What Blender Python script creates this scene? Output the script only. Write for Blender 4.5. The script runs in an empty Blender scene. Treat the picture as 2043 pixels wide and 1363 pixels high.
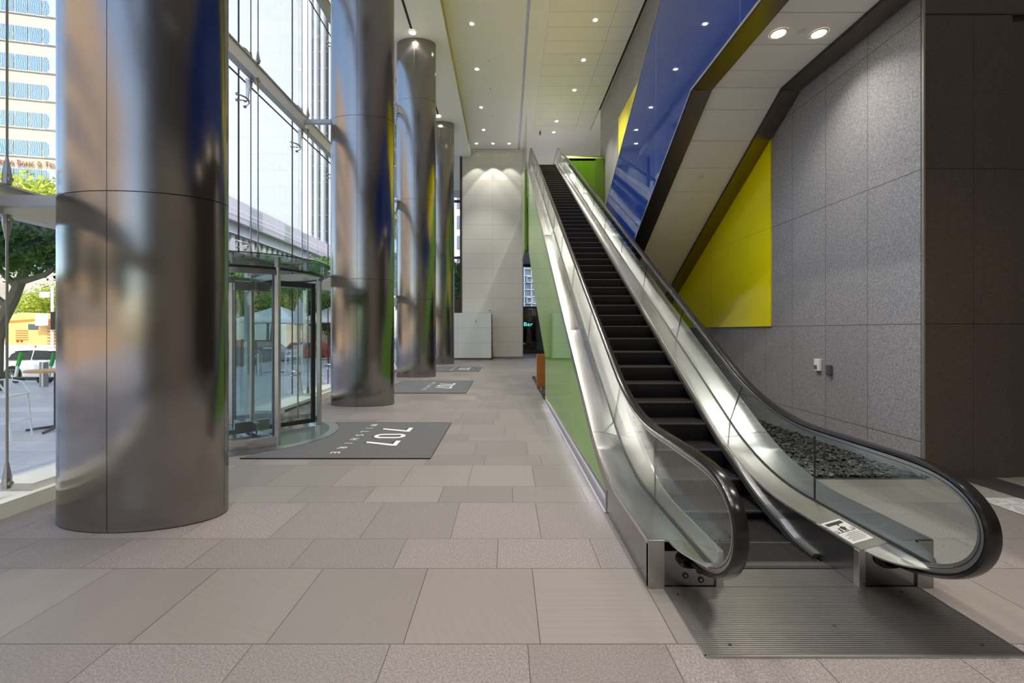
import bpy, bmesh, math, random
from mathutils import Vector, Matrix
random.seed(7)
C = bpy.context.scene.collection
sc = bpy.context.scene
PI = math.pi
# ------------------------------------------------------------------ mesh builder
class MB:
    def __init__(s): s.v = []; s.f = []
    def add(s, vs, fs):
        n = len(s.v); s.v += [tuple(p) for p in vs]; s.f += [tuple(n+i for i in f) for f in fs]
        return s
    def box(s, x0, x1, y0, y1, z0, z1):
        return s.add([(x0,y0,z0),(x1,y0,z0),(x1,y1,z0),(x0,y1,z0),(x0,y0,z1),(x1,y0,z1),(x1,y1,z1),(x0,y1,z1)],
                     [(0,3,2,1),(4,5,6,7),(0,1,5,4),(1,2,6,5),(2,3,7,6),(3,0,4,7)])
    def prism(s, poly, a0, a1, axis='x'):
        n = len(poly)
        def P(p, a):
            if axis == 'x': return (a, p[0], p[1])
            if axis == 'y': return (p[0], a, p[1])
            return (p[0], p[1], a)
        vs = [P(p, a0) for p in poly] + [P(p, a1) for p in poly]
        fs = [tuple(range(n)), tuple(reversed(range(n, 2*n)))]
        for i in range(n):
            j = (i+1) % n
            fs.append((i, i+n, j+n, j))
        return s.add(vs, fs)
    def tube(s, path, r, n=8, cap=True):
        path = [Vector(p) for p in path]; m = len(path)
        rs = r if isinstance(r, (list, tuple)) else [r]*m
        base = len(s.v); prev = None
        for i, p in enumerate(path):
            t = (path[min(i+1, m-1)] - path[max(i-1, 0)]).normalized()
            if prev is None:
                a = Vector((0,0,1)) if abs(t.z) < .9 else Vector((1,0,0))
                u = t.cross(a).normalized()
            else:
                u = (prev - t*prev.dot(t)).normalized()
            prev = u; w = t.cross(u)
            for k in range(n):
                an = 2*PI*k/n
                s.v.append(tuple(p + (u*math.cos(an) + w*math.sin(an))*rs[i]))
        for i in range(m-1):
            for k in range(n):
                k2 = (k+1) % n
                s.f.append((base+i*n+k, base+i*n+k2, base+(i+1)*n+k2, base+(i+1)*n+k))
        if cap:
            s.f.append(tuple(base+k for k in reversed(range(n))))
            s.f.append(tuple(base+(m-1)*n+k for k in range(n)))
        return s
    def lathe(s, prof, cx, cy, n=32, a0=0, a1=2*PI, sx=1, sy=1):
        full = abs(a1-a0-2*PI) < 1e-6
        m = n if full else n+1
        base = len(s.v)
        for (r, z) in prof:
            for k in range(m):
                an = a0 + (a1-a0)*k/n
                s.v.append((cx + r*sx*math.cos(an), cy + r*sy*math.sin(an), z))
        for i in range(len(prof)-1):
            for k in range(n):
                k2 = (k+1) % m
                s.f.append((base+i*m+k, base+i*m+k2, base+(i+1)*m+k2, base+(i+1)*m+k))
        return s
    def disc(s, c, r, nrm=(0,0,1), n=24, th=.01):
        c = Vector(c); nv = Vector(nrm).normalized()
        return s.tube([c, c+nv*th], r, n)
    def build(s, name, mat, parent=None, smooth=False, bevel=0, solid=0):
        me = bpy.data.meshes.new(name); me.from_pydata(s.v, [], s.f); me.update()
        if mat: me.materials.append(mat)
        bm = bmesh.new(); bm.from_mesh(me); bmesh.ops.recalc_face_normals(bm, faces=bm.faces); bm.to_mesh(me); bm.free()
        if smooth:
            me.polygons.foreach_set('use_smooth', [True]*len(me.polygons))
        o = bpy.data.objects.new(name, me); C.objects.link(o)
        if smooth:
            try: me.set_sharp_from_angle(angle=math.radians(40))
            except Exception: pass
        if parent is not None:
            o.parent = parent
            if parent.type == 'EMPTY': o.matrix_parent_inverse = Matrix.Translation(parent.location).inverted() if not any(parent.rotation_euler) else parent.matrix_basis.inverted()
        if bevel:
            md = o.modifiers.new('b', 'BEVEL'); md.width = bevel; md.segments = 2; md.limit_method = 'ANGLE'
        return o
def tag(o, label=None, cat=None, group=None, kind=None):
    if label: o['label'] = label
    if cat: o['category'] = cat
    if group: o['group'] = group
    if kind: o['kind'] = kind
    return o
def thing(name, label, cat, loc=(0,0,0), group=None, kind=None):
    o = bpy.data.objects.new(name, None); C.objects.link(o); o.location = loc; o.empty_display_size = .2
    return tag(o, label, cat, group, kind)
def struct(name, mb, mat, label=None, **k):
    o = mb.build(name, mat, None, **k); o['kind'] = 'structure'
    if label: o['label'] = label
    return o
def kids(o): return [c for c in o.children]
def copy_tree(o, parent=None):
    c = o.copy(); C.objects.link(c)
    if parent is not None: c.parent = parent
    for ch in kids(o): copy_tree(ch, c)
    return c
def text(name, body, mat, parent, size, loc, rot, extrude=.005, width=None, small=None, space=1.0, align='LEFT', shear=0, offset=0):
    cu = bpy.data.curves.new(name, 'FONT'); cu.body = body; cu.size = size; cu.extrude = extrude
    cu.space_character = space; cu.align_x = align; cu.shear = shear; cu.offset = offset
    if small:
        cu.small_caps_scale = .76
        for i, ch in enumerate(body):
            if ch.islower(): cu.body_format[i].use_small_caps = True
    cu.materials.append(mat)
    t_ = bpy.data.objects.new(name, cu); C.objects.link(t_)
    bpy.context.view_layer.update()
    me = bpy.data.meshes.new_from_object(t_.evaluated_get(bpy.context.evaluated_depsgraph_get()))
    wd = t_.dimensions.x
    bpy.data.objects.remove(t_); bpy.data.curves.remove(cu)
    me.name = name
    if not me.materials: me.materials.append(mat)
    if width: me.transform(Matrix.Diagonal((width/max(wd, 1e-4), 1, 1, 1)))
    o = bpy.data.objects.new(name, me); C.objects.link(o)
    o.location = loc; o.rotation_euler = rot
    if parent is not None:
        o.parent = parent
        o.matrix_parent_inverse = parent.matrix_basis.inverted() if parent.type == 'EMPTY' else Matrix.Identity(4)
    return o
# ------------------------------------------------------------------ materials
class NT:
    """small wrapper for building node math"""
    def __init__(s, name):
        s.m = bpy.data.materials.new(name); s.m.use_nodes = True; s.t = s.m.node_tree; s.t.nodes.clear()
        s.out = s.t.nodes.new('ShaderNodeOutputMaterial')
    def n(s, typ, **kw):
        nd = s.t.nodes.new(typ)
        for k, v in kw.items():
            setattr(nd, k, v)
        return nd
    def link(s, a, b): s.t.links.new(a, b)
    def set(s, inp, v):
        if hasattr(v, 'is_output') or hasattr(v, 'links'): s.link(v, inp)
        else: inp.default_value = v
    def math(s, op, a, b=None, c=None, clamp=False):
        nd = s.n('ShaderNodeMath', operation=op); nd.use_clamp = clamp
        s.set(nd.inputs[0], a)
        if b is not None: s.set(nd.inputs[1], b)
        if c is not None: s.set(nd.inputs[2], c)
        return nd.outputs[0]
    def mix(s, f, a, b):
        nd = s.n('ShaderNodeMix', data_type='RGBA')
        s.set(nd.inputs[0], f); s.set(nd.inputs[6], a if not isinstance(a, tuple) else (*a, 1)[:4]); s.set(nd.inputs[7], b if not isinstance(b, tuple) else (*b, 1)[:4])
        return nd.outputs[2]
    def noise(s, vec, scale, detail=2, rough=.5, dist=0):
        nd = s.n('ShaderNodeTexNoise'); s.set(nd.inputs['Vector'], vec); nd.inputs['Scale'].default_value = scale
        nd.inputs['Detail'].default_value = detail; nd.inputs['Roughness'].default_value = rough; nd.inputs['Distortion'].default_value = dist
        return nd.outputs[0]
    def pos(s):
        nd = s.n('ShaderNodeTexCoord'); return nd.outputs['Object']
    def sep(s, v):
        nd = s.n('ShaderNodeSeparateXYZ'); s.link(v, nd.inputs[0]); return nd.outputs
    def comb(s, x, y, z):
        nd = s.n('ShaderNodeCombineXYZ')
        for i, v in enumerate((x, y, z)): s.set(nd.inputs[i], v)
        return nd.outputs[0]
    def white(s, v):
        nd = s.n('ShaderNodeTexWhiteNoise', noise_dimensions='3D'); s.link(v, nd.inputs['Vector']); return nd.outputs['Value']
    def ramp(s, f, stops):
        nd = s.n('ShaderNodeValToRGB'); s.link(f, nd.inputs[0]); cr = nd.color_ramp
        while len(cr.elements) < len(stops): cr.elements.new(.5)
        for e, (p, c) in zip(cr.elements, stops): e.position = p; e.color = (*c, 1)
        return nd.outputs[0]
    def bump(s, h, strength=.2, dist=.01):
        nd = s.n('ShaderNodeBump'); s.link(h, nd.inputs['Height']); nd.inputs['Strength'].default_value = strength; nd.inputs['Distance'].default_value = dist
        return nd.outputs[0]
    def pbr(s, col, rough=.5, metal=0, normal=None, spec=None, aniso=None, tangent=None, coat=None, emit=None, estr=1, trans=None, alpha=None):
        p = s.n('ShaderNodeBsdfPrincipled')
        s.set(p.inputs['Base Color'], (*col, 1) if isinstance(col, tuple) else col)
        s.set(p.inputs['Roughness'], rough); s.set(p.inputs['Metallic'], metal)
        if normal is not None: s.link(normal, p.inputs['Normal'])
        if spec is not None: p.inputs['Specular IOR Level'].default_value = spec
        if aniso is not None: p.inputs['Anisotropic'].default_value = aniso
        if tangent is not None: s.link(tangent, p.inputs['Tangent'])
        if coat is not None: p.inputs['Coat Weight'].default_value = coat; p.inputs['Coat Roughness'].default_value = .03
        if emit is not None:
            p.inputs['Emission Color'].default_value = (*emit, 1); p.inputs['Emission Strength'].default_value = estr
        s.link(p.outputs[0], s.out.inputs[0]); return s.m
def simple(name, col, rough=.5, metal=0, var=.06, scale=6, bump=0, **k):
    t = NT(name); p = t.pos(); n = t.noise(p, scale, 3)
    f = t.math('MULTIPLY', n, 1)
    a = tuple(max(0, c*(1-var)) for c in col); b = tuple(min(1, c*(1+var)) for c in col)
    c = t.mix(f, a, b)
    nm = t.bump(t.noise(p, scale*8, 3), bump, .01) if bump else None
    return t.pbr(c, rough, metal, normal=nm, **k)
def emis(name, col, s, base=.8):
    t = NT(name); return t.pbr((base,base,base), .5, emit=col, estr=s)
def glassm(name, tint=(.93,.97,.96), refl=.9, rough=0.0, ior=1.5):
    t = NT(name)
    tr = t.n('ShaderNodeBsdfTransparent'); tr.inputs[0].default_value = (*tint, 1)
    gl = t.n('ShaderNodeBsdfGlossy'); gl.inputs[0].default_value = (refl, refl, refl, 1); gl.inputs['Roughness'].default_value = rough
    fr = t.n('ShaderNodeFresnel'); fr.inputs[0].default_value = ior
    # thin pane: same reflectance from both sides
    geo = t.n('ShaderNodeNewGeometry')
    ior_in = t.math('ADD', t.math('MULTIPLY', geo.outputs['Backfacing'], 1/ior-ior), ior)
    t.link(ior_in, fr.inputs[0])
    mx = t.n('ShaderNodeMixShader'); t.link(fr.outputs[0], mx.inputs[0]); t.link(tr.outputs[0], mx.inputs[1]); t.link(gl.outputs[0], mx.inputs[2])
    t.link(mx.outputs[0], t.out.inputs[0]); return t.m
def brushed(name, col=(.60,.58,.55), rough=.25, aniso=.75, axis='Z', streak=.06, wav=0.0):
    t = NT(name); p = t.pos(); s = t.sep(p)
    if axis == 'Z':   # grain running around a vertical column
        v = t.comb(t.math('MULTIPLY', s[0], .6), t.math('MULTIPLY', s[1], .6), t.math('MULTIPLY', s[2], 60))
        tg = t.n('ShaderNodeTangent', direction_type='RADIAL', axis='Z').outputs[0]
    else:             # grain running along x
        v = t.comb(t.math('MULTIPLY', s[0], .8), t.math('MULTIPLY', s[1], 60), t.math('MULTIPLY', s[2], 60))
        tg = t.n('ShaderNodeTangent', direction_type='RADIAL', axis='X').outputs[0]
    n = t.noise(v, 1, 3)
    c = t.mix(n, tuple(x*(1-streak) for x in col), tuple(min(1, x*(1+streak)) for x in col))
    big = t.noise(p, 1.3, 2)
    rg = t.math('MULTIPLY_ADD', big, .12, rough-.06)
    nm = t.bump(t.noise(t.comb(s[0], s[1], t.math('MULTIPLY', s[2], .35)), 2.2, 1), wav, .05) if wav else None
    return t.pbr(c, rg, 1, normal=nm, aniso=aniso, tangent=tg)
def granite(name, base, dark, light, rough=.45, joints=None, scale=140, spec=.4):
    """speckled stone; joints = (y list offset/pitch, z list) drawn in object space"""
    t = NT(name); p = t.pos()
    n1 = t.noise(p, scale, 2, .7); n2 = t.noise(p, scale*.42, 2, .6); n3 = t.noise(p, 1.2, 3)
    c = t.ramp(n1, [(.35, dark), (.46, base), (.55, base), (.67, light)])
    c2 = t.ramp(n2, [(.30, dark), (.48, base), (.70, light)])
    c = t.mix(.4, c, c2)
    c = t.mix(t.math('MULTIPLY', n3, .5), c, tuple(x*.8 for x in base))
    nm = t.bump(n1, .15, .003)
    if joints:
        s = t.sep(p); f = None
        ax, off, pitch, zs, zoff, zp = joints
        a = t.math('ABSOLUTE', t.math('SUBTRACT', t.math('MODULO', t.math('ADD', s[ax], -off+100*pitch), pitch), 0))
        j1 = t.math('LESS_THAN', t.math('MINIMUM', a, t.math('SUBTRACT', pitch, a)), .004)
        b = t.math('MODULO', t.math('ADD', s[2], -zoff+100*zp), zp)
        j2 = t.math('LESS_THAN', t.math('MINIMUM', b, t.math('SUBTRACT', zp, b)), .005)
        j2 = t.math('MULTIPLY', j2, t.math('GREATER_THAN', s[2], zs+.5))
        j3 = t.math('LESS_THAN', t.math('ABSOLUTE', t.math('SUBTRACT', s[2], zs)), .005)
        f = t.math('MAXIMUM', t.math('MAXIMUM', j1, j2), j3)
        # each slab its own slight tone
        ci = t.math('FLOOR', t.math('DIVIDE', t.math('ADD', s[ax], -off+100*pitch), pitch)); cj = t.math('FLOOR', t.math('DIVIDE', t.math('ADD', s[2], -zoff+100*zp), zp))
        w = t.white(t.comb(ci, cj, 3.0))
        c = t.mix(t.math('MULTIPLY', w, .16), c, tuple(x*.5 for x in base))
        c = t.mix(f, c, tuple(x*.25 for x in base))
    return t.pbr(c, rough, 0, normal=nm, spec=spec)
def pavers(name):
    """honed and flamed granite pavers in rows of alternating depth (2.48 m datum, 1.26 m repeat)"""
    t = NT(name); p = t.pos(); s = t.sep(p); x, y = s[0], s[1]
    P = 1.26; yy = t.math('ADD', y, -2.48+50*P)
    k = t.math('FLOOR', t.math('DIVIDE', yy, P)); m = t.math('SUBTRACT', yy, t.math('MULTIPLY', k, P))
    nar = t.math('GREATER_THAN', m, .79)
    row = t.math('ADD', t.math('MULTIPLY', k, 2), nar)
    dy = t.math('MINIMUM', t.math('MINIMUM', m, t.math('SUBTRACT', P, m)), t.math('ABSOLUTE', t.math('SUBTRACT', m, .79)))
    off = t.math('MULTIPLY', t.white(t.comb(row, 7.3, 0.0)), .79)
    off = t.math('ADD', off, t.math('MULTIPLY', t.math('COMPARE', row, 100, .1), 0))
    xx = t.math('ADD', t.math('ADD', x, 79), off)
    ci = t.math('FLOOR', t.math('DIVIDE', xx, .79)); mx = t.math('SUBTRACT', xx, t.math('MULTIPLY', ci, .79))
    dx = t.math('MINIMUM', mx, t.math('SUBTRACT', .79, mx))
    joint = t.math('LESS_THAN', t.math('MINIMUM', dx, dy), .0028)
    w = t.white(t.comb(ci, row, 1.0)); rw = t.white(t.comb(row, 2.0, 5.0))
    honed = t.math('MAXIMUM', t.math('COMPARE', row, 100, .1), t.math('GREATER_THAN', rw, .66))
    honed = t.math('MULTIPLY', honed, t.math('SUBTRACT', 1, t.math('COMPARE', row, 99, .1)))
    honed = t.math('MULTIPLY', honed, t.math('SUBTRACT', 1, t.math('COMPARE', row, 101, .1)))
    honed = t.math('MULTIPLY', honed, t.math('SUBTRACT', 1, t.math('COMPARE', row, 102, .1)))
    honed = t.math('MAXIMUM', honed, t.math('COMPARE', row, 103, .1))
    n1 = t.noise(p, 78, 3, .8); n2 = t.noise(p, 210, 2, .6); big = t.noise(p, 2.3, 4, .6)
    rough_c = t.ramp(n1, [(.38, (0.040,0.033,0.034)), (.45, (0.145,0.128,0.126)), (.55, (0.189,0.170,0.169)), (.63, (0.328,0.305,0.297))])
    rough_c = t.mix(.35, rough_c, t.ramp(n2, [(.38, (0.056,0.047,0.048)), (.5, (0.176,0.160,0.158)), (.62, (0.297,0.278,0.268))]))
    # honed slabs: fine ripple figure turned at random per slab
    ang = t.math('MULTIPLY', w, 6.28)
    ux = t.math('ADD', t.math('MULTIPLY', x, t.math('COSINE', ang)), t.math('MULTIPLY', y, t.math('SINE', ang)))
    wv = t.n('ShaderNodeTexWave', wave_type='BANDS', bands_direction='X')
    t.link(t.comb(ux, t.math('MULTIPLY', y, .3), w), wv.inputs[0]); wv.inputs['Scale'].default_value = 5.5; wv.inputs['Distortion'].default_value = 7; wv.inputs['Detail'].default_value = 3; wv.inputs['Detail Scale'].default_value = 1.6
    hc = t.mix(t.math('MULTIPLY', wv.outputs[1], .35), (0.182,0.167,0.155), (0.149,0.135,0.122))
    hc = t.mix(t.math('MULTIPLY', n1, .25), hc, (0.220,0.207,0.191))
    c = t.mix(honed, rough_c, hc)
    c = t.mix(t.math('MULTIPLY', w, .5), c, (0.096,0.084,0.080))
    c = t.mix(t.math('MULTIPLY', big, .18), c, (0.200,0.182,0.173))
    c = t.mix(joint, c, (0.040,0.035,0.034))
    h = t.math('ADD', t.math('MULTIPLY', n1, t.math('SUBTRACT', 1, t.math('MULTIPLY', honed, .8))), t.math('MULTIPLY', t.math('MULTIPLY', wv.outputs[1], honed), .4))
    nm = t.bump(h, .25, .004)
    r = t.math('SUBTRACT', .50, t.math('MULTIPLY', honed, .08))
    return t.pbr(c, r, 0, normal=nm, spec=.45)
def panels(name, col, ax0, off0, p0, ax1, off1, p1, gap=.004, rough=.35, jcol=None, spec=.5, var=.03, coat=None, metal=0):
    t = NT(name); p = t.pos(); s = t.sep(p)
    def d(ax, off, pitch):
        a = t.math('MODULO', t.math('ADD', s[ax], -off+100*pitch), pitch)
        i = t.math('FLOOR', t.math('DIVIDE', t.math('ADD', s[ax], -off+100*pitch), pitch))
        return t.math('MINIMUM', a, t.math('SUBTRACT', pitch, a)), i
    a, ia = d(ax0, off0, p0); b, ib = d(ax1, off1, p1)
    j = t.math('LESS_THAN', t.math('MINIMUM', a, b), gap)
    w = t.white(t.comb(ia, ib, 2.0))
    c = t.mix(w, tuple(x*(1-var) for x in col), tuple(min(1, x*(1+var)) for x in col))
    c = t.mix(j, c, jcol or tuple(x*.45 for x in col))
    return t.pbr(c, rough, metal, spec=spec, coat=coat)
M = {}
M['floor'] = pavers('granite_pavers')
M['granite'] = granite('grey_granite', (.30,.292,.305), (.09,.087,.09), (.56,.55,.56), joints=(1, 5.30, .80, .436, 1.89, 1.905), scale=85)
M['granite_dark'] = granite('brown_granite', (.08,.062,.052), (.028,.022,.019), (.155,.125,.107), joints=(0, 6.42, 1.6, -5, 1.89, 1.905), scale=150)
M['ceil'] = simple('white_ceiling_paint', (.86,.845,.81), .8, var=.02)
M['soffit'] = simple('soffit_paint', (.88,.87,.83), .8, var=.02)
M['fascia'] = simple('olive_fascia', (.42,.37,.14), .6, var=.03)
M['ceil_tiles'] = panels('ceiling_tiles', (.86,.83,.77), 0, 1.62, 2.46, 1, 16.05, .81, .006, .8, var=.015, spec=.2)
M['steel'] = brushed('brushed_steel', (.32,.30,.285), .18, .92, 'Z', streak=.03)
M['steel_deck'] = brushed('deck_steel', (.62,.62,.62), .25, .55, 'X', .04, wav=.035)
M['steel_dark'] = brushed('skirt_steel', (.34,.335,.34), .22, .3, 'X', .05)
M['chrome'] = simple('polished_steel', (.75,.74,.72), .16, 1, .03)
M['satin'] = simple('satin_steel', (.50,.49,.48), .32, 1, .05)
M['bronze'] = simple('bronze_metal', (.26,.22,.175), .22, 1, .06)
M['rubber'] = simple('black_rubber', (.010,.009,.009), .18, 0, .1, spec=.4)
M['plate_dark'] = simple('groove_dark', (.05,.045,.045), .5, .5)
M['black'] = simple('black_metal', (.02,.02,.02), .35, 0, .1)
M['step'] = simple('step_metal', (.022,.021,.022), .42, .4, .15, 30)
M['nose'] = simple('step_nosing', (.30,.29,.28), .35, .9, .1, 30)
M['brush'] = simple('skirt_brush', (.02,.02,.02), .8, 0, .2, 60, bump=.4)
M['glass'] = glassm('clear_glass', (.90,.955,.94))
M['glass_win'] = glassm('facade_glass', (.97,.99,.99), .8)
M['glass_g'] = glassm('green_tinted_glass', (.92,.965,.955), .5)
M['glass_dark'] = glassm('dark_glass', (.45,.47,.48))
M['glass_edge'] = simple('glass_edge', (.18,.30,.27), .1, 0, .02)
M['white_panel'] = panels('white_glass_panels', (.62,.62,.58), 0, -.88, 1.98, 2, .15, .958, .005, .22, var=.02, spec=.5)
M['white_box'] = panels('pale_panels', (.74,.79,.80), 0, -3.0, 2.3, 2, .13, .94, .005, .25, var=.01)
M['green_light'] = panels('green_back_painted_glass', (.21,.44,.07), 1, 4.25, 3.0, 2, -3, 40, .003, .05, jcol=(.2,.45,.08), var=.01, spec=.3)
M['green_dark'] = simple('green_lacquer', (.09,.22,.008), .25, 0, .02)
M['yellow'] = panels('yellow_panels', (1.0,.88,.004), 1, 8.29, 2.41, 2, -.015, 1.905*2, .004, .16, jcol=(.65,.55,.01), var=.01)
M['blue'] = panels('blue_back_painted_glass', (.009,.034,.19), 1, 9.2, 3.3, 2, -20, 60, .003, .03, jcol=(.2,.3,.6), var=.01, spec=.5)
M['soffit_w'] = simple('white_soffit_panel', (.86,.82,.76), .5, var=.02)
M['bead'] = simple('corner_bead_grey', (.30,.28,.26), .5, .5)
M['gap'] = simple('shadow_gap', (.03,.03,.03), .9)
M['plinth'] = simple('grey_plinth', (.24,.23,.235), .5, 0, .05)
M['mat'] = simple('charcoal_carpet', (.085,.088,.096), .95, 0, .12, 40, bump=.6)
M['mat_edge'] = simple('mat_rubber_edge', (.06,.06,.062), .6)
M['mat_white'] = simple('mat_white_print', (.62,.62,.60), .8)
M['mat_black'] = simple('mat_black_print', (.015,.015,.015), .8)
M['white'] = simple('white_powder_coat', (.78,.80,.82), .4, 0, .02)
M['white_sill'] = simple('white_sill_paint', (.64,.65,.61), .4, 0, .02)
M['plate'] = brushed('floor_plate_steel', (.42,.41,.41), .34, .5, 'X', .05)
M['orange_wood'] = simple('orange_laminate', (.52,.19,.035), .4, 0, .08)
M['lamp'] = emis('warm_lamp', (1,.86,.62), 14)
M['lamp_rim'] = simple('lamp_rim', (.72,.70,.64), .4)
M['brown'] = simple('dark_bronze_frame', (.06,.04,.03), .4, .3)
M['beam'] = simple('pale_grey_beam', (.52,.53,.55), .4, .2, .03)
M['marble'] = None
SKY, SUN, DLK, EXPO = .36, 2.3, .95, 0.72
# ------------------------------------------------------------------ marble
def _marble():
    t = NT('white_marble'); p = t.pos(); n = t.noise(p, 5, 6, .65, 1.6)
    c = t.ramp(n, [(.40, (.44,.44,.44)), (.49, (.27,.28,.29)), (.53, (.46,.46,.46)), (.8, (.40,.40,.40))])
    return t.pbr(c, .2)
M['marble'] = _marble()
M['black_granite'] = granite('black_granite', (.035,.032,.034), (.012,.012,.012), (.10,.09,.09), .3)
# ================================================================== SHELL
X0, XW, XE = -4.82, 5.12, 12.0      # inner edge of the window plinth, granite wall, far lobby wall
YB, YF = -12.0, 28.2
fl = MB()
struct('wall_left_rear', MB().box(-5.5, -4.9, YB, -4.02, 0, 13.22), M['granite_dark'], 'brown granite wall behind the viewpoint')
for qx0, qx1, qy0, qy1 in ((X0-.6, 1.109, YB, 36), (2.881, XE, YB, 36), (1.109, 2.881, YB, 2.386), (1.109, 2.881, 9, 36)):
    fl.add([(qx0,qy0,0),(qx1,qy0,0),(qx1,qy1,0),(qx0,qy1,0)], [(0,1,2,3)])
struct('floor', fl, M['floor'], 'grey granite paver floor of honed and rough slabs in alternating rows')
# inlaid stripes beyond the escalator
struct('trim_1', MB().add([(5.53,YB,.003),(6.0,YB,.003),(6.0,5.285,.003),(5.53,5.285,.003)], [(0,1,2,3)]), M['black_granite'], 'black granite stripe inlaid in the floor by the brown wall')
struct('trim_2', MB().add([(5.06,YB,.0032),(5.528,YB,.0032),(5.528,4.65,.0032),(5.06,4.65,.0032)], [(0,1,2,3)]), M['marble'], 'white marble stripe inlaid in the floor beside the black one')
# granite wall on the escalator side
struct('wall_right', MB().box(XW, XW+.35, 5.32, 23.3, 0, 13.6), M['granite'], 'grey granite slab wall beside the escalators')
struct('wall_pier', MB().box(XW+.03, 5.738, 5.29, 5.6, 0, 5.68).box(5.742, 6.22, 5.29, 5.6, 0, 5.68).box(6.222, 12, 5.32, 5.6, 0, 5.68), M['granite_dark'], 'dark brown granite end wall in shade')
struct('trim_3', MB().box(XW+.006, XW+.026, 5.287, 5.315, 0, 13.6), M['bead'], 'thin metal corner bead')
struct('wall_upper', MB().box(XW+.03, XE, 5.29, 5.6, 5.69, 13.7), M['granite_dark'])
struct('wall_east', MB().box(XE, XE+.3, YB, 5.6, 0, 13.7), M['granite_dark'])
struct('wall_back', MB().box(-5.3, XE, YB-.3, YB, 0, 13.7), simple('beige_plaster', (.50,.46,.40), .7))
# main ceiling, its tiled field and side margins
cl = MB().box(-2.29, .78, YB, 28.6, 13.72, 13.9).box(.78, .90, YB, 28.6, 13.80, 13.9).box(.90, 1.62, YB, 28.6, 13.7, 13.9).box(1.62, XW-.08, 25.6, 36, 13.7, 13.9).box(.9, 1.62, 28.6, 36, 13.7, 13.9).box(XW-.08, 12, 23.3, 36, 13.7, 13.9)
struct('ceiling', cl, M['ceil'], 'smooth off-white lobby ceiling')
struct('ceiling_tiles', MB().box(1.62, XW-.12, YB, 25.6, 13.7, 13.9), M['ceil_tiles'], 'square tiled field of the lobby ceiling')
struct('ceiling_east', MB().box(XW-.0, XE, YB, 5.29, 13.7, 13.9), M['ceil'])
struct('trim_4', MB().box(XW-.12, XW-.004, YB, 23.35, 13.78, 13.9), M['gap'], 'black shadow gap between ceiling and granite wall')
struct('trim_5', MB().box(.785, .895, YB, 28.5, 13.79, 13.797), simple('cove_paint', (.62,.66,.78), .6), 'recessed slot in the ceiling')
# column-side soffit and its olive edge
struct('ceiling_soffit', MB().box(-5.5, -2.29, YB, 28.2, 13.22, 13.5), M['soffit'], 'lower ceiling strip over the steel columns')
struct('trim_6', MB().box(-2.288, -2.27, YB, 26.4, 13.23, 13.72), M['fascia'], 'olive edge of the lower ceiling strip')
struct('trim_7', MB().box(-2.31, -2.262, YB, 26.4, 13.205, 13.225), M['ceil'])
struct('roof_slab', MB().box(-5.3, 14, YB, 37, 13.92, 14.2), M['ceil'])
# tower above the lobby (shades the plaza)
struct('wall_tower_above', MB().box(-5.0, 24, YB, 40, 14.2, 18), simple('tower_stone', (.55,.53,.5), .7))
# far wall of white glass panels
struct('wall_far', MB().box(-2.86, 1.09, YF, YF+.3, .12, 13.70), M['white_panel'], 'tall white back-painted glass panel wall at the end of the lobby')
struct('baseboard_far', MB().box(-2.86, 1.09, YF+.02, YF+.3, 0, .12), M['plinth'])
struct('trim_8', MB().box(-3.00, -2.87, YF-.05, YF+.3, 0, 13.6), M['brown'], 'dark bronze mullion beside the white panel wall')
struct('trim_9', MB().box(1.09, 1.14, YF-.02, YF+.3, 0, 13.6), M['plinth'])
struct('wall_upper_far', MB().box(3.75, 12, 28.3, 28.6, 9.9, 13.7), M['ceil'], 'beige wall above the upper landing')
struct('wall_behind', MB().box(XW+.35, 12, 23.0, 23.3, 0, 13.6).box(2.9, 12, 28.6, 28.9, 0, 9.9), M['ceil'])
struct('wall_upper_back', MB().box(1.1, 12, 35.7, 36, 7.6, 13.7), M['ceil'])
# landing slab of the upper floor
struct('floor_upper', MB().box(1.3, 5.1, 22.6, 35.7, 9.85, 9.98).box(1.12, 5.1, 29.0, 34.6, 7.15, 9.85), simple('grey_slab', (.20,.20,.21), .5))
# side enclosure wall at the end (keeps the sky out)
struct('wall_far_side', MB().box(11.9, 12.2, 23, 36, 0, 13.7), M['ceil'])
# ------------------------------------------------------------------ end window beside the panel wall
ew = thing('window_2', 'tall narrow end window with dark bars beside the white panel wall', None, (-4, YF, 0), kind='structure')
MB().box(-4.9, -3.0, YF+.1, YF+.11, 3, 13.6).build('glass_pane', M['glass_win'], ew)
for z in (3.05, 6.55, 10.25):
    MB().box(-4.95, -3.0, YF, YF+.16, z, z+.14).build('transom', M['brown'], ew)
MB().box(-4.95, -3.0, YF+.05, YF+.25, 0, 3.9).build('spandrel', M['brown'], ew)
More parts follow.
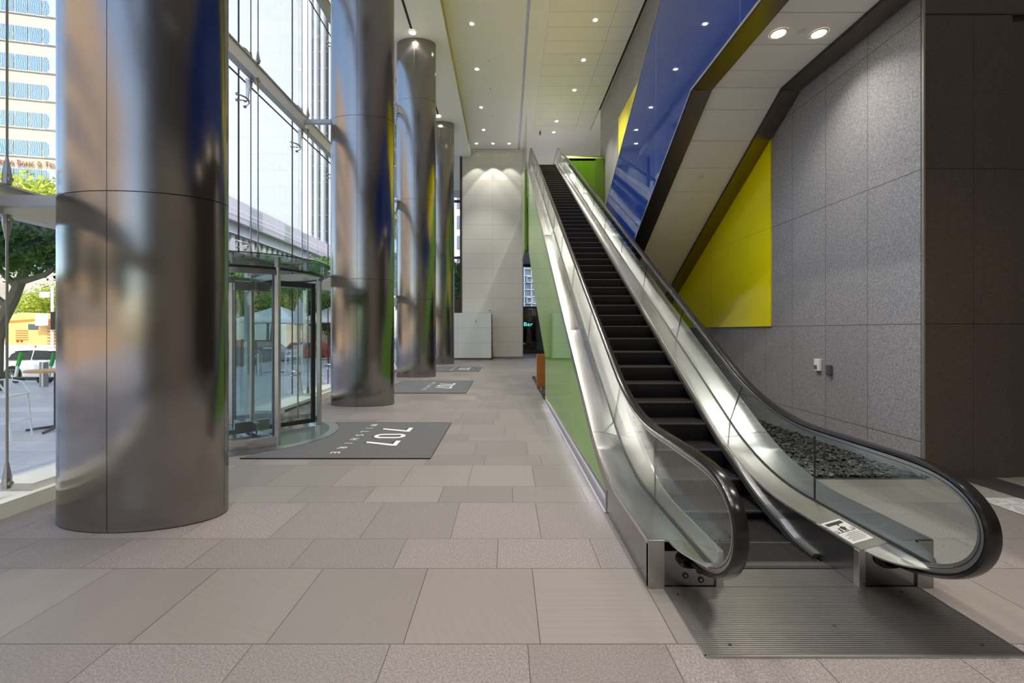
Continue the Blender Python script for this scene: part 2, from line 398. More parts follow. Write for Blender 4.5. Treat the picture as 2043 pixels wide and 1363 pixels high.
# ------------------------------------------------------------------ facade glazing
fw = thing('window_1', 'point-fixed glass facade with pale beams and steel rods facing the plaza', None, (-5.2, 8, 0), kind='structure')
GX = -5.34
YJ = [4.283+2.17*k for k in range(-4, 12)]
DR0, DR1 = 6.453, 8.623            # the bay of the revolving door
for i in range(len(YJ)-1):
    y0, y1 = YJ[i]+.012, YJ[i+1]-.012
    for z0, z1 in ((.225, 3.0), (3.02, 6.9), (6.925, 10.8), (10.825, 13.3)):
        if abs(YJ[i]-DR0) < .1 and z0 < 1: continue
        MB().box(GX-.012, GX, y0, y1, z0, z1).build('glass_pane', M['glass_win'], fw)
for z in (3.0, 6.9, 10.8):
    MB().box(GX-.016, GX+.004, YJ[0], YJ[-1], z, z+.028).build('joint_strip', M['black'], fw)
for y in YJ:
    if DR0-.1 < y < DR1+.1: 
        MB().box(GX-.014, GX+.006, y-.014, y+.014, 3.0, 13.3).build('joint_strip', M['black'], fw)
    else:
        MB().box(GX-.014, GX+.006, y-.014, y+.014, .225, 13.3).build('joint_strip', M['black'], fw)
for z in (3.10, 7.0, 10.92):
    m = MB().box(-5.14, -4.985, -4, YF, z-.14, z+.16).box(-5.16,-4.965,-4,YF,z+.145,z+.165)
    m.build('beam', M['beam'], fw)
def clevis(m, x, y, z, d):     # fork end on a rod, d = +1 up / -1 down
    m.tube([(x,y,z),(x,y,z+d*.10)], [.035,.035], 8)
    m.tube([(x,y,z+d*.10),(x,y,z+d*.26)], [.036,.012], 8)
    m.tube([(x-.045,y,z+d*.05),(x+.045,y,z+d*.05)], .022, 8)
def spider(m, x, y, z):
    for sy in (-1, 1):
        for sz in (-1, 1):
            m.tube([(x+.05,y,z),(x+.03,y+sy*.06,z+sz*.03),(x-.09,y+sy*.13,z+sz*.06)], [.02,.016,.012], 6)
            m.tube([(x-.075,y+sy*.13,z+sz*.06),(x-.115,y+sy*.13,z+sz*.06)], .03, 8)
for y in YJ:
    if y < -2: continue
    for k, (x, bx) in enumerate(((-5.10, 0), (-4.955, 0))):
        m = MB()
        if x > -5.0: zs = [(.24, 2.96), (3.26, 6.86), (7.16, 10.78), (11.08, 13.2)]
        else: zs = [(3.26, 6.86), (7.16, 10.78), (11.08, 13.2)]
        if DR0-.2 < y < DR1+.2: zs = [q for q in zs if q[0] > 1]
        for z0, z1 in zs:
            m.tube([(x,y,z0+.2),(x,y,z1-.2)], .011, 6)
            clevis(m, x, y, z0, 1); clevis(m, x, y, z1, -1)
        m.build('tension_rod', M['satin'], fw, smooth=True)
    for z, up in ((3.52, 1), (6.42, -1), (7.38, 1), (10.35, -1)):
        m = MB()
        if up > 0: m.box(-5.17,-5.11,y-.012,y+.012,z-.30,z); 
        else: m.add([(-5.19,y-.012,z),(-5.15,y-.012,z),(-5.10,y-.012,z+.44),(-5.20,y-.012,z+.44),(-5.19,y+.012,z),(-5.15,y+.012,z),(-5.10,y+.012,z+.44),(-5.20,y+.012,z+.44)], [(0,1,2,3),(4,7,6,5),(0,4,5,1),(1,5,6,2),(2,6,7,3),(3,7,4,0)])
        spider(m, -5.20, y, z)
        m.build('glass_clamp', M['satin'], fw, smooth=True)
    if not (DR0-.2 < y < DR1+.2):
        m = MB(); spider(m, -5.20, y, .75)
        m.add([(-5.22,y-.012,.2),(-5.08,y-.012,.2),(-5.15,y-.012,.75),(-5.20,y-.012,.75),(-5.22,y+.012,.2),(-5.08,y+.012,.2),(-5.15,y+.012,.75),(-5.20,y+.012,.75)], [(0,1,2,3),(4,7,6,5),(0,4,5,1),(1,5,6,2),(2,6,7,3),(3,7,4,0)])
        m.build('glass_clamp', M['satin'], fw, smooth=True)
# stepped white plinth under the glass, broken at the door
for a, b in ((-4, 6.05), (8.95, YF)):
    MB().box(-5.40, X0, a, b, 0, .15).build('plinth', M['white_sill'], fw)
    k = 0
    for j in range(len(YJ)-1):
        q0, q1 = YJ[j]+.18, YJ[j+1]-.18
        if q0 >= a and q1 <= b or (a < q0 < b):
            q1 = min(q1, b); 
            if q1 > q0: MB().box(-5.40, -4.90, q0, q1, .15, .225).build('sill', M['white_sill'], fw)
for y0 in [-3, .4, 4.78, 9.4, 12, 15, 18]:
    m = MB()
    for q in range(4): m.box(X0-.003, X0+.004, y0, y0+1.25, .025+.017*q, .034+.017*q)
    m.build('air_grille', M['black'], fw)
# ================================================================== STEEL COLUMNS
COLS = [(4.25,-3.55,'foot beside the plinth grille'), (10.67,-3.54,''), (17.17,-3.56,''), (23.8,-3.62,'')]
clabels = ['huge brushed steel oval column, widest of the row, standing nearest the camera',
           'brushed steel oval column just past the revolving door, second of the row',
           'brushed steel oval column third in the row, beside the second doormat',
           'slimmest looking brushed steel oval column, last of the row before the white wall']
clabels[0] = 'huge brushed steel oval column, by far the widest of the row, in front of the revolving door'
for (yc, xc, _), lab in zip(COLS, clabels):
    r = thing('steel_column', lab, 'column', (xc, yc, 0), 'oval steel columns')
    zs = [.004, 3.053, 6.955, 10.88, 13.22]
    for z0, z1 in zip(zs, zs[1:]):
        for q in range(4):
            m = MB(); a0 = q*PI/2 + .0035; a1 = (q+1)*PI/2 - .0035
            prof = [(.988, z0), (1, z0+.004), (1, z1-.006), (.988, z1-.002)]
            base = len(m.v); n = 40; 
            for (s_, z) in prof:
                for k in range(n+1):
                    an = a0+(a1-a0)*k/n
                    m.v.append((xc + .775*s_*math.cos(an), yc + .415*s_*math.sin(an), z))
            for i in range(len(prof)-1):
                for k in range(n):
                    m.f.append((i*(n+1)+k, i*(n+1)+k+1, (i+1)*(n+1)+k+1, (i+1)*(n+1)+k))
            o = m.build('cladding_panel', M['steel'], r, smooth=True)
    core = MB().lathe([(.0,.0),(.985,.0),(.985,13.22)], xc, yc, 64, sx=.775, sy=.415)
    core.build('joint_core', M['black'], r, smooth=True)
    for z in (3.08, 6.98, 10.9):
        m = MB().box(-5.0, xc-.6, yc-.045, yc+.045, z-.05, z+.05)
        s_ = m.build('strut', M['beam'], None); tag(s_, 'pale strut tying the facade beam to the column behind, z', None)
        s_.parent = fw; s_.matrix_parent_inverse = fw.matrix_basis.inverted()
        if 'label' in s_: del s_['label']
# slots and wall-wash lamps over the columns
for (y, lab) in ((16.45, 'round lamp at the end of a black ceiling slot, above the third steel column'), (22.85, 'round lamp at the end of a black ceiling slot, above the last steel column'), (10.0, None)):
    if lab is None: continue
    r = thing('slot_downlight', lab, 'ceiling light', (-3.56, y, 13.22), 'lamps in the soffit over the columns')
    MB().disc((-3.56, y, 13.195), .12, (0,0,1), 20, .022).build('lens', M['lamp'], r)
    MB().lathe([(.12,13.19),(.15,13.19),(.15,13.218)], -3.56, y, 24).build('rim', M['lamp_rim'], r, smooth=True)
    MB().box(-3.60, -3.52, y-2.9, y-.2, 13.205, 13.218).build('slot', M['gap'], r)
# ceiling downlights (x, y, visible-only label bits)
DL = [(-1.31,16.70,'in the smooth ceiling, first of the line by the olive edge'),
      (-1.31,19.59,'in the smooth ceiling, second of the line by the olive edge'),
      (-1.31,22.93,'in the smooth ceiling, third of the line by the olive edge'),
      (-1.31,25.49,'in the smooth ceiling, last of the line by the olive edge'),
      (-1.86,27.35,'above the white panel wall, on the window side of three'),
      (-.81,27.35,'above the white panel wall, middle one of three'),
      (.22,27.35,'above the white panel wall, on the escalator side of three'),
      (3.42,16.47,'in the tiled ceiling, first of three in line'),
      (3.41,18.90,'in the tiled ceiling, second of three in line'),
      (3.39,21.26,'in the tiled ceiling, third of three in line'),
      (2.88,24.40,'over the escalator top, upper one of a close pair'),
      (2.87,25.75,'over the escalator top, lower one of a close pair')]
for x, y, lab in DL:
    r = thing('ceiling_downlight', 'small round warm downlight '+lab.replace('near the olive edge','by the olive edge'), 'ceiling light', (x, y, 13.7), 'ceiling downlights')
    zc = 13.72 if x < .8 else 13.7
    MB().disc((x, y, zc-.012), .08, (0,0,1), 20, .01).build('lens', M['lamp'], r)
    MB().lathe([(.08,zc-.014),(.115,zc-.014),(.12,zc-.002)], x, y, 24).build('trim_ring', M['lamp_rim'], r, smooth=True)
for x, y, lab in ((2.0, 31.5, 'beyond the top of the escalator, nearer the handrail top'), (2.0, 33.4, 'beyond the top of the escalator, low beside the handrail')):
    r = thing('ceiling_downlight', 'small bright downlight '+lab, 'ceiling light', (x, y, 13.7), 'ceiling downlights')
    MB().disc((x*1.45+.75, y, 13.685), .12, (0,0,1), 20, .01).build('lens', M['lamp'], r)
for x, y in ((-.75,19.0),(-.73,23.9),(-.75,21.2)):
    tag(MB().disc((x, y, 13.70), .05, (0,0,1), 12, .02).build('sprinkler', M['lamp_rim']), 'tiny white sprinkler cap in the smooth part of the ceiling', 'sprinkler', 'ceiling sprinklers')
r = thing('dome_camera', 'small dark security camera hanging under the tiled ceiling', 'camera', (2.04, 25.6, 13.6))
MB().box(2.0,2.08,25.5,25.75,13.5,13.6).build('housing', M['black'], r, bevel=.01); MB().tube([(2.04,25.6,13.6),(2.04,25.6,13.7)], .02).build('stem', M['black'], r)
# ------------------------------------------------------------------ white block at the end wall
r = thing('panelled_cabinet', 'pale blue-white panelled block standing before the end wall', 'cabinet', (-2.1, 27, 0))
MB().box(-3.25, -.91, 26.9, 28.15, .13, 2.95).build('body', M['white_box'], r)
MB().box(-3.22, -.95, 26.95, 28.15, 0, .13).build('base', M['plinth'], r)
MB().box(-1.0+.09, -.895, 26.92, 28.1, .13, 2.93).build('shaded_side', M['plinth'], r)  # side facing away from the light; its shade is painted in as grey
for z in (.75, 1.65, 2.4): MB().box(-.895,-.84,27.3,27.38,z,z+.07).build('hinge', M['black'], r)
MB().box(-1.89,-1.83,26.885,26.9,2.32,2.52).build('card_reader', simple('reader_grey', (.35,.36,.36), .4), r)
r = thing('swivel_arm', 'tiny grey bracket with a flat head on top of the pale block', 'bracket', (-1.0,27.1,2.95))
MB().tube([(-1.0,27.1,2.95),(-1.0,27.1,3.12)], .015).build('post', M['satin'], r); MB().box(-1.12,-.9,27.05,27.15,3.1,3.14).build('head', M['satin'], r)
# ================================================================== ENTRANCE MATS
def arc(cx, cy, r, a0, a1, n): return [(cx+r*math.cos(a0+(a1-a0)*i/n), cy+r*math.sin(a0+(a1-a0)*i/n)) for i in range(n+1)]
DCX, DCY, DR = -4.42, 7.52, 1.13
def digit(m, ch, u0, v0, w, h, t, z):      # u along -y, v along +x
    def P(u, v): return (v0+v*h, u0-u*w, z)
    if ch == '7':
        pts = [(0,1),(1,1),(1,1-t),(.42,0),(.16,0),(.72,1-t),(0,1-t)]
        m.add([P(*p) for p in pts], [(0,1,2,5,6),(2,3,4,5)])
    else:
        n = 36; o = []; i_ = []
        wr = .53/.30    # keep the bowls round on the floor
        for k in range(n):
            a = 2*PI*k/n; c, s = math.cos(a), math.sin(a); sg = 1 if s >= 0 else -1
            o.append((.5+.5*c, .5+sg*(.5-.5/wr)+.5/wr*s)); i_.append((.5+.27*c, .5+sg*(.5-.5/wr)+.27/wr*s))
        b = len(m.v); m.v += [P(*p) for p in o] + [P(*p) for p in i_]
        for k in range(n):
            k2 = (k+1) % n; m.f.append((b+k, b+k2, b+n+k2, b+n+k))
def mat_obj(lab, y0, y1, xr, notch, yc=None):
    r = thing('entrance_mat', lab, 'doormat', (-2, y0, 0), 'entrance mats')
    cm = MB()
    if notch:
        ap = arc(DCX, DCY, 1.42, .72, -.97, 24)
        for p, q in zip(ap, ap[1:]): cm.prism([p, (xr, p[1]), (xr, q[1]), q], .002, .014, 'z')
        cm.prism([ap[-1], (xr, ap[-1][1]), (xr, y0), (-3.74, y0)], .002, .014, 'z')
    else:
        cm.prism([(xr, y0), (xr, y1), (-3.75, y1), (-3.75, y0)], .002, .014, 'z')
    cm.build('carpet', M['mat'], r)
    e = .07
    MB().box(xr-e, xr, y0, y1, .004, .0165).box(-3.74, xr-e, y0, y0+.035, .004, .0165).box(-3.6, xr-e, y1-.03, y1, .004, .0165).build('rubber_edge', M['mat_edge'], r)
    # 707 reads from the far side, heads of the figures towards the lobby
    c = (y0+y1)/2+.09
    for dz, mt, dv, du, nm in ((.0150, M['mat_black'], -.035, .012, 'figure_shadow'), (.0158, M['mat_white'], 0, 0, 'lettering')):
        m = MB()
        for k, ch in enumerate('707'):
            digit(m, ch, c+.62-.47*k-du, -2.24+dv, .30, .53, .14, dz)
        m.build(nm, mt, r)
    yy = c + 1.0
    for k, ch in enumerate('WILSHIRE'):
        text('letter', ch, M['mat_white'], r, .19, (-2.57, yy-.15-.265*k, .0152), (0, 0, -PI/2), .0006, align='CENTER')
mat_obj('charcoal entrance mat reading 707 Wilshire, curved out around the revolving door', 6.06, 8.45, -1.06, True)
mat_obj('charcoal 707 mat in the middle distance, crossing the third steel column foot', 12.45, 15.6, -1.15, False)
mat_obj('most distant charcoal 707 mat, short of the last steel column', 19.25, 21.6, -1.2, False)
# ================================================================== REVOLVING DOOR
rd = thing('revolving_door', 'glass revolving door with steel frame and black leaf seals', 'revolving door', (DCX, DCY, 0))
def curved(a0, a1, r0, r1, z0, z1, n=20):
    m = MB(); b = 0
    for k in range(n+1):
        a = a0+(a1-a0)*k/n; c, s = math.cos(a), math.sin(a)
        for (r_, z) in ((r0,z0),(r1,z0),(r1,z1),(r0,z1)): m.v.append((DCX+r_*c, DCY+r_*s, z))
    for k in range(n):
        for q in range(4):
            m.f.append((4*k+q, 4*k+(q+1)%4, 4*k+4+(q+1)%4, 4*k+4+q))
    m.f.append((0,1,2,3)); m.f.append((4*n+3,4*n+2,4*n+1,4*n))
    return m
R45 = math.radians(42)
for a0, a1 in ((R45, PI-R45), (PI+R45, 2*PI-R45)):
    curved(a0, a1, DR-.03, DR+.03, .015, .165).build('base_rail', M['chrome'], rd, smooth=True)
    curved(a0, a1, DR-.006, DR+.006, .165, 2.74).build('curved_glass', M['glass_g'], rd, smooth=True)
    curved(a0, a1, DR-.03, DR+.03, 2.68, 2.76).build('head_rail', M['satin'], rd, smooth=True)
    for a in (a0, a1):
        x, y = DCX+DR*math.cos(a), DCY+DR*math.sin(a)
        MB().box(x-.035, x+.035, y-.035, y+.035, .01, 2.97 if math.cos(a) > 0 and math.sin(a) < 0 else 2.80).build('post', M['satin'], rd, bevel=.006)
curved(0, 2*PI, DR+.05, DR+.09, 2.80, 2.97, 64).build('canopy_ring', M['glass_g'], rd, smooth=True)
MB().lathe([(.05,2.955),(DR+.12,2.955),(DR+.12,2.975),(.05,2.975)], DCX, DCY, 64).build('canopy_disc', M['glass_g'], rd)
curved(0, 2*PI, DR+.105, DR+.125, 2.972, 2.985, 64).build('canopy_edge', M['black'], rd, smooth=True)
curved(0, 2*PI, DR-.02, DR+.02, 2.76, 2.80, 64).build('track_ring', M['black'], rd, smooth=True)
MB().lathe([(0,.006),(DR+.12,.006),(DR+.12,.012),(0,.012)], DCX, DCY, 64).build('floor_disc', simple('dark_entry_floor', (.09,.11,.115), .12), rd)
curved(-PI*.5, PI*.5, DR+.12, DR+.28, .004, .016, 40).build('floor_ring', M['satin'], rd, smooth=True)
MB().tube([(DCX,DCY,.02),(DCX,DCY,2.78)], .035, 12).build('shaft', M['satin'], rd, smooth=True)
for q in range(4):
    a = math.radians(-43+90*q); c, s = math.cos(a), math.sin(a)
    def L(m, r0, r1, w, z0, z1):
        pts = [(r0,-w),(r1,-w),(r1,w),(r0,w)]
        return m.prism([(DCX+p*c-q_*s, DCY+p*s+q_*c) for p, q_ in pts], z0, z1, 'z')
    lf = L(MB(), .06, DR-.10, .007, .13, 2.62).build('door_leaf', M['glass_g'], rd)
    L(MB(), .04, DR-.06, .018, .05, .13).build('bottom_rail', M['black'] if q == 1 else M['satin'], lf)
    L(MB(), .04, DR-.06, .018, 2.62, 2.72).build('top_rail', M['black'] if q == 1 else M['satin'], lf)
    L(MB(), DR-.12, DR-.045, .02, .05, 2.72).build('edge_stile', M['black'], lf)
    L(MB(), .0, .28, .03, .05, .24).build('patch_fitting', M['satin'], lf, bevel=.004)
    L(MB(), .0, .28, .03, 2.50, 2.66).build('patch_fitting', M['satin'], lf, bevel=.004)
    x, y = DCX+(DR-.34)*c - .06*s, DCY+(DR-.34)*s + .06*c
    MB().tube([(x,y,.16),(x,y,2.60)], .014, 8).build('push_bar', M['satin'], lf, smooth=True)
# portal beside the door
for y in (6.02, 8.98):
    struct('door_1', MB().box(-5.42,-5.28,y-.05,y+.05,0,3.0), M['white_sill'])
# ------------------------------------------------------------------ thermostat pair on the granite wall
r = thing('thermostat', 'small white thermostat with grey screen on the granite wall', 'thermostat', (5.1,7.05,1.3))
MB().box(5.075, 5.118, 6.98, 7.10, 1.155, 1.345).build('case', M['white'], r, bevel=.006)
MB().box(5.070, 5.077, 7.03, 7.09, 1.18, 1.245).build('screen', simple('lcd_grey', (.12,.13,.12), .3), r)
r = thing('wall_sensor', 'small dark grey ribbed sensor box beside the white thermostat', 'sensor', (5.1,6.8,1.25))
MB().box(5.06, 5.118, 6.745, 6.82, 1.12, 1.27).build('case', simple('sensor_grey', (.09,.09,.10), .4), r, bevel=.006)
MB().box(5.085, 5.118, 6.83, 6.885, 1.145, 1.255).build('cover', simple('sensor_grey2', (.2,.2,.21), .4), r, bevel=.004)
# ------------------------------------------------------------------ yellow panel
r = thing('yellow_wall_panel', 'glossy bright yellow panels covering part of the granite wall', 'wall panel', (5.1, 12, 1.9))
MB().box(5.095, 5.119, 8.29, 19.5, 1.895, 11.42).build('panel', M['yellow'], r)
# ------------------------------------------------------------------ green blocks at the landing
r = thing('green_landing_box', 'dark green box volume beside the top of the escalator, under the beige wall', 'wall panel', (4,22.3,6))
MB().box(3.0, 5.11, 22.25, 23.0, 5.5, 10.73).build('front_panel', M['green_dark'], r)
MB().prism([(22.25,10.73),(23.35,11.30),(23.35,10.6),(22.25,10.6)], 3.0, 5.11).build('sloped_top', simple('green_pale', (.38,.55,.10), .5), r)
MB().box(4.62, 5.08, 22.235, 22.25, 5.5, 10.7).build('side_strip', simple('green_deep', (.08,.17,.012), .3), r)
r = thing('green_landing_fascia', 'vivid green narrow fascia hanging beside the white end wall', 'wall panel', (.9,20.4,6))
MB().box(.90, .93, 20.42, 23.7, 5.66, 9.45).build('side_face', M['green_dark'], r)
MB().box(.93, .996, 20.40, 20.46, 5.66, 9.45).build('front_face', simple('green_vivid', (.15,.32,.015), .3), r)
r = thing('landing_glass_rail', 'clear glass guard panel at the upper landing edge', 'railing', (.95,22,9.5))
MB().box(.97, .982, 20.3, 28.1, 9.46, 12.0).build('glass_panel', M['glass'], r)
# ================================================================== ESCALATOR
S = .5802
def blend(Y, y0, flat, t):      # flat level, then 30 degree incline through (y0, flat), rounded over +-t
    if Y <= y0-t: return flat
    if Y >= y0+t: return flat + S*(Y-y0)
    return flat + S*(Y-y0+t)**2/(4*t)
def nose(Y): return min(10.17, blend(Y, 4.033, 0.0, .45))
def capz(z, top, k=.25):        # round over at the upper landing
    return top if z > top+k else (z if z < top-k else z - (z-top+k)**2/(4*k))
def deck_in(Y):  return capz(blend(Y, (2.295+.265)/S, .265, .65), 10.32)
def deck_gl(Y):  return capz(blend(Y, (2.28+.322)/S, .322, .65), 10.36)
def deck_out(Y): return capz(blend(Y, (2.235+.34)/S, .34, .65), 10.40)
def rail_z(Y):   return capz(blend(Y, (1.56+.975)/S, .975, .7), 11.17, .12)
ES = thing('escalator', 'long single escalator with steel decks, glass sides and black handrails', 'escalator', (2, 3, 0))
YS = [3.023+.04*0] + [3.05+.1*i for i in range(35)] + [6.6+.6*i for i in range(24)] + [20.6+.15*i for i in range(27)]
YS = [y for y in YS if y <= 24.5]
CX = 1.995
def ribbon(fs, xs, ys, th=.02):
    """strip across x with height function per x, given thickness"""
    m = MB(); n = len(xs)
    for y in ys:
        for x, f in zip(xs, fs): m.v.append((x, y, f(y)))
    for i in range(len(ys)-1):
        for k in range(n-1): m.f.append((i*n+k, i*n+k+1, (i+1)*n+k+1, (i+1)*n+k))
    b = len(m.v)
    for y in ys:
        for x, f in zip(xs, fs): m.v.append((x, y, f(y)-th))
    for i in range(len(ys)-1):
        for k in range(n-1): m.f.append((b+i*n+k, b+(i+1)*n+k, b+(i+1)*n+k+1, b+i*n+k+1))
        m.f.append((i*n, (i+1)*n, b+(i+1)*n, b+i*n)); m.f.append((i*n+n-1, b+i*n+n-1, b+(i+1)*n+n-1, (i+1)*n+n-1))
    m.f.append(tuple(range(n)) + tuple(b+k for k in reversed(range(n))))
    return m
def sidewall(x0, x1, ftop, fbot, ys):
    m = MB()
    for y in ys:
        m.v += [(x0,y,fbot(y)),(x1,y,fbot(y)),(x1,y,ftop(y)),(x0,y,ftop(y))]
    for i in range(len(ys)-1):
        for q in range(4):
            a = 4*i; m.f.append((a+q, a+(q+1)%4, a+4+(q+1)%4, a+4+q))
    m.f.append((0,3,2,1)); a = 4*(len(ys)-1); m.f.append((a,a+1,a+2,a+3))
    return m
def sweep_yz(path, sec, x0, closed=True):
    """sec: (dx, dn) around; dn is along the outward normal of the path in the yz plane"""
    m = MB(); n = len(sec); L = len(path)
    for i, (y, z) in enumerate(path):
        a = path[max(i-1,0)]; b = path[min(i+1,L-1)]
        ty, tz = b[0]-a[0], b[1]-a[1]; l = math.hypot(ty, tz) or 1; ty /= l; tz /= l
        ny, nz = -tz, ty
        for dx, dn in sec: m.v.append((x0+dx, y+ny*dn, z+nz*dn))
    for i in range(L-1):
        for k in range(n):
            k2 = (k+1) % n
            m.f.append((i*n+k, i*n+k2, (i+1)*n+k2, (i+1)*n+k))
    m.f.append(tuple(range(n))); m.f.append(tuple((L-1)*n+k for k in reversed(range(n))))
    return m
def catmull(P, n=6):
    out = []
    for i in range(len(P)-1):
        p0 = P[max(i-1,0)]; p1 = P[i]; p2 = P[i+1]; p3 = P[min(i+2, len(P)-1)]
        for k in range(n):
            t = k/n
            out.append(tuple(.5*((2*p1[j]) + (-p0[j]+p2[j])*t + (2*p0[j]-5*p1[j]+4*p2[j]-p3[j])*t*t + (-p0[j]+3*p1[j]-3*p2[j]+p3[j])*t**3) for j in range(2)))
    out.append(P[-1]); return out
newel = [(3.12,.200),(2.97,.198),(2.85,.213),(2.74,.243),(2.62,.292),(2.52,.352),(2.44,.43),(2.385,.525),(2.36,.63),(2.373,.74),(2.425,.83),(2.51,.90),(2.62,.945),(2.76,.968),(2.95,.975)]
newel = catmull(newel, 5)
# path runs from the hole round the newel and up the incline
rail_path = newel + [(y, rail_z(y)) for y in [3.1,3.3,3.5,3.6]+[3.7+.1*i for i in range(16)]+[5.3+.5*i for i in range(33)]+[21.4+.1*i for i in range(28)]]
RX = (1.30, 2.69)
out_n = 1   # with this winding the outward normal of the loop is (-tz, ty)
def flip(path):  # make sure normal points outward (up on the flat run)
    return path
for x in RX:
    inward = 1 if x < CX else -1
    sec = []
    # rubber: rounded C, path = outer face
    for dx, dn in ((-.040,-.030),(-.043,-.018),(-.036,-.004),(-.020,0),(.020,0),(.036,-.004),(.043,-.018),(.040,-.030),(.026,-.034),(-.026,-.034)):
        sec.append((dx, dn))
    pth = rail_path
    # normal direction test: on flat run direction +y -> (-tz,ty) = (0,1) up: good
    sweep_yz(pth, sec, x).build('handrail', M['rubber'], ES, smooth=True)
    g = [(y, z) for y, z in pth if not (y > 3.01 and z < .3)]
    sweep_yz(g, [(-.026,-.030),(.026,-.030),(.026,-.058),(.020,-.064),(.020,-.082),(-.020,-.082),(-.020,-.064),(-.026,-.058)], x).build('handrail_guide', M['satin'], ES, smooth=True)
    sweep_yz(g, [(-.0275,-.0575),(.0275,-.0575),(.0275,-.062),(-.0275,-.062)], x).build('guide_groove', M['black'], ES)
    # newel tongue: deck under the glass running forward to the loop
    m = MB()
    ys_t = [2.686+.345*(k/16)**1.5 for k in range(17)]
    for y in ys_t:
        t_ = min(1, (y-2.685)/.335); g_ = 1-(1-t_)**2
        w = .004+.172*g_; wo = .004+.16*g_
        zt = .322; zi = .266+.055*(1-t_)**3; zo = .335-.02*(1-t_)**2
        a = (x+inward*w, zi); b = (x, zt); c_ = (x-inward*wo, zo)
        m.v += [(a[0],y,a[1]),(b[0],y,b[1]),(c_[0],y,c_[1]),(c_[0],y,c_[1]-.010),(a[0],y,a[1]-.010)]
    for i in range(len(ys_t)-1):
        for q in range(5): m.f.append((5*i+q, 5*i+(q+1)%5, 5*i+5+(q+1)%5, 5*i+5+q))
    m.f.append((0,1,2,3,4)); k = 5*(len(ys_t)-1); m.f.append((k+4,k+3,k+2,k+1,k))
    m.build('newel_deck', M['steel_deck'], ES, smooth=True)
    # glass panels, joints square to the incline
    ptop = sorted([(y, z) for y, z in pth if z > .6], key=lambda p: p[0])
    def top_at(y):
        for (a, za), (b, zb) in zip(ptop, ptop[1:]):
            if a <= y <= b and b > a: return za+(zb-za)*(y-a)/(b-a) - .075
        return rail_z(y) - .075
    joints = [3.753, 5.17] + [5.17+1.64*k for k in range(1, 11)] + [23.2]
    def jt(yb):     # (bottom, top) points of the joint through the base line at yb
        if yb < 4.2 or yb > 21.8: return (yb, deck_gl(yb)), (yb, rail_z(yb)-.075)
        h = .78; y2 = yb-.24
        for _ in range(4):
            y2 = yb - S*(rail_z(y2)-.075-deck_gl(yb))
        return (yb, deck_gl(yb)), (y2, rail_z(y2)-.075)
    # end panel follows the newel loop
    inner = []
    for i, (y, z) in enumerate(pth):
        a = pth[max(i-1,0)]; b = pth[min(i+1,len(pth)-1)]
        ty, tz = b[0]-a[0], b[1]-a[1]; l = math.hypot(ty, tz) or 1
        inner.append((y+tz/l*.075, z-ty/l*.075))
    loop = [p for p in inner if p[0] < 3.7 and p[1] > .325]
    end = [(3.747,.322)] + [(2.72,.322)] + loop + [(3.747, top_at(3.747))]
    MB().prism(end, x-.006, x+.006).build('glass_panel', M['glass'], ES)
    for a, b in zip(joints, joints[1:]):
        (b0, t0), (b1, t1) = jt(a+.004), jt(b-.004)
        n = 10
        lo = [(b0[0]+(b1[0]-b0[0])*k/n,) for k in range(n+1)]; lo = [(q[0], deck_gl(q[0])) for q in lo]
        hi = [(t0[0]+(t1[0]-t0[0])*k/n,) for k in range(n+1)]; hi = [(q[0], rail_z(q[0])-.075) for q in hi]
        MB().prism(lo + hi[::-1], x-.006, x+.006).build('glass_panel', M['glass'], ES)
        (q0, q1) = jt(a)
        MB().prism([(q0[0]-.004,q0[1]),(q0[0]+.004,q0[1]),(q1[0]+.004,q1[1]),(q1[0]-.004,q1[1])], x-.0062, x+.0062).build('glass_seal', M['black'], ES)
    yt = [2.72+.06*i for i in range(5)] + YS
    sidewall(x-.011, x+.011, lambda y: deck_gl(y)+.012, lambda y: deck_gl(y)-.01, yt).build('glass_gasket', M['black'], ES)
    # decks
    s = -inward
    xo = .998 if x < CX else 2.992
    xi = 1.518 if x < CX else 2.472
    segs = [(3.023, 4.95), (4.956, 9.2), (9.206, 13.6), (13.606, 18), (18.006, 24.5)]
    for a, b in segs:
        ys = sorted(set([a, b] + [y for y in YS if a < y < b]))
        m = ribbon([deck_out, deck_out, deck_gl], [xo, xo+inward*.11, x-inward*.012], ys, .015)
        m.build('outer_deck', M['steel_deck'], ES, smooth=True)
        m = ribbon([deck_gl, deck_in], [x+inward*.012, xi+ -inward*.012], ys, .015)
        m.build('inner_deck', M['steel_deck'], ES, smooth=True)
    # bright edge trims of the decks
    sidewall(xo-.004, xo+.004, lambda y: deck_out(y)+.003, lambda y: deck_out(y)-.03, YS).build('deck_edge', M['chrome'], ES)
    # outer apron
    bt = (lambda y: 0 if y < 4.26 else max(0, deck_out(y)-.16)) if x < CX else (lambda y: 0 if y < 5.2 else max(0, deck_out(y)-.9))
    ysb = [3.023,3.3,3.6,3.9,4.1,4.25]+[y for y in YS if y > 4.26]
    sidewall(xo, xo+inward*.012, lambda y: deck_out(y)-.012, bt, ysb).build('outer_apron', M['steel_dark'], ES)
    # skirt panel, deflector strip and brush
    sidewall(xi-inward*.012, xi, lambda y: deck_in(y)-.004, lambda y: min(deck_in(y)-.02, max(.002, nose(y)-.25)), YS).build('skirt', M['steel_dark'], ES)
    off = lambda y: .10 if y < 4.3 else max(.045, .10-(y-4.3)*.045)
    ysd = [3.42,3.5]+[y for y in YS if 3.5 < y < 22]
    def dfl(y):
        if y < 3.8: return .035 + (y-3.42)*.06 if y < 3.64 else .048+(y-3.64)*.30
        return min(deck_in(y)-.004, nose(y)+.10 if y < 4.3 else nose(y)+off(y))
    sidewall(xi, xi+inward*.030, dfl, lambda y: dfl(y)-.012, ysd).build('skirt_deflector', M['chrome'], ES)
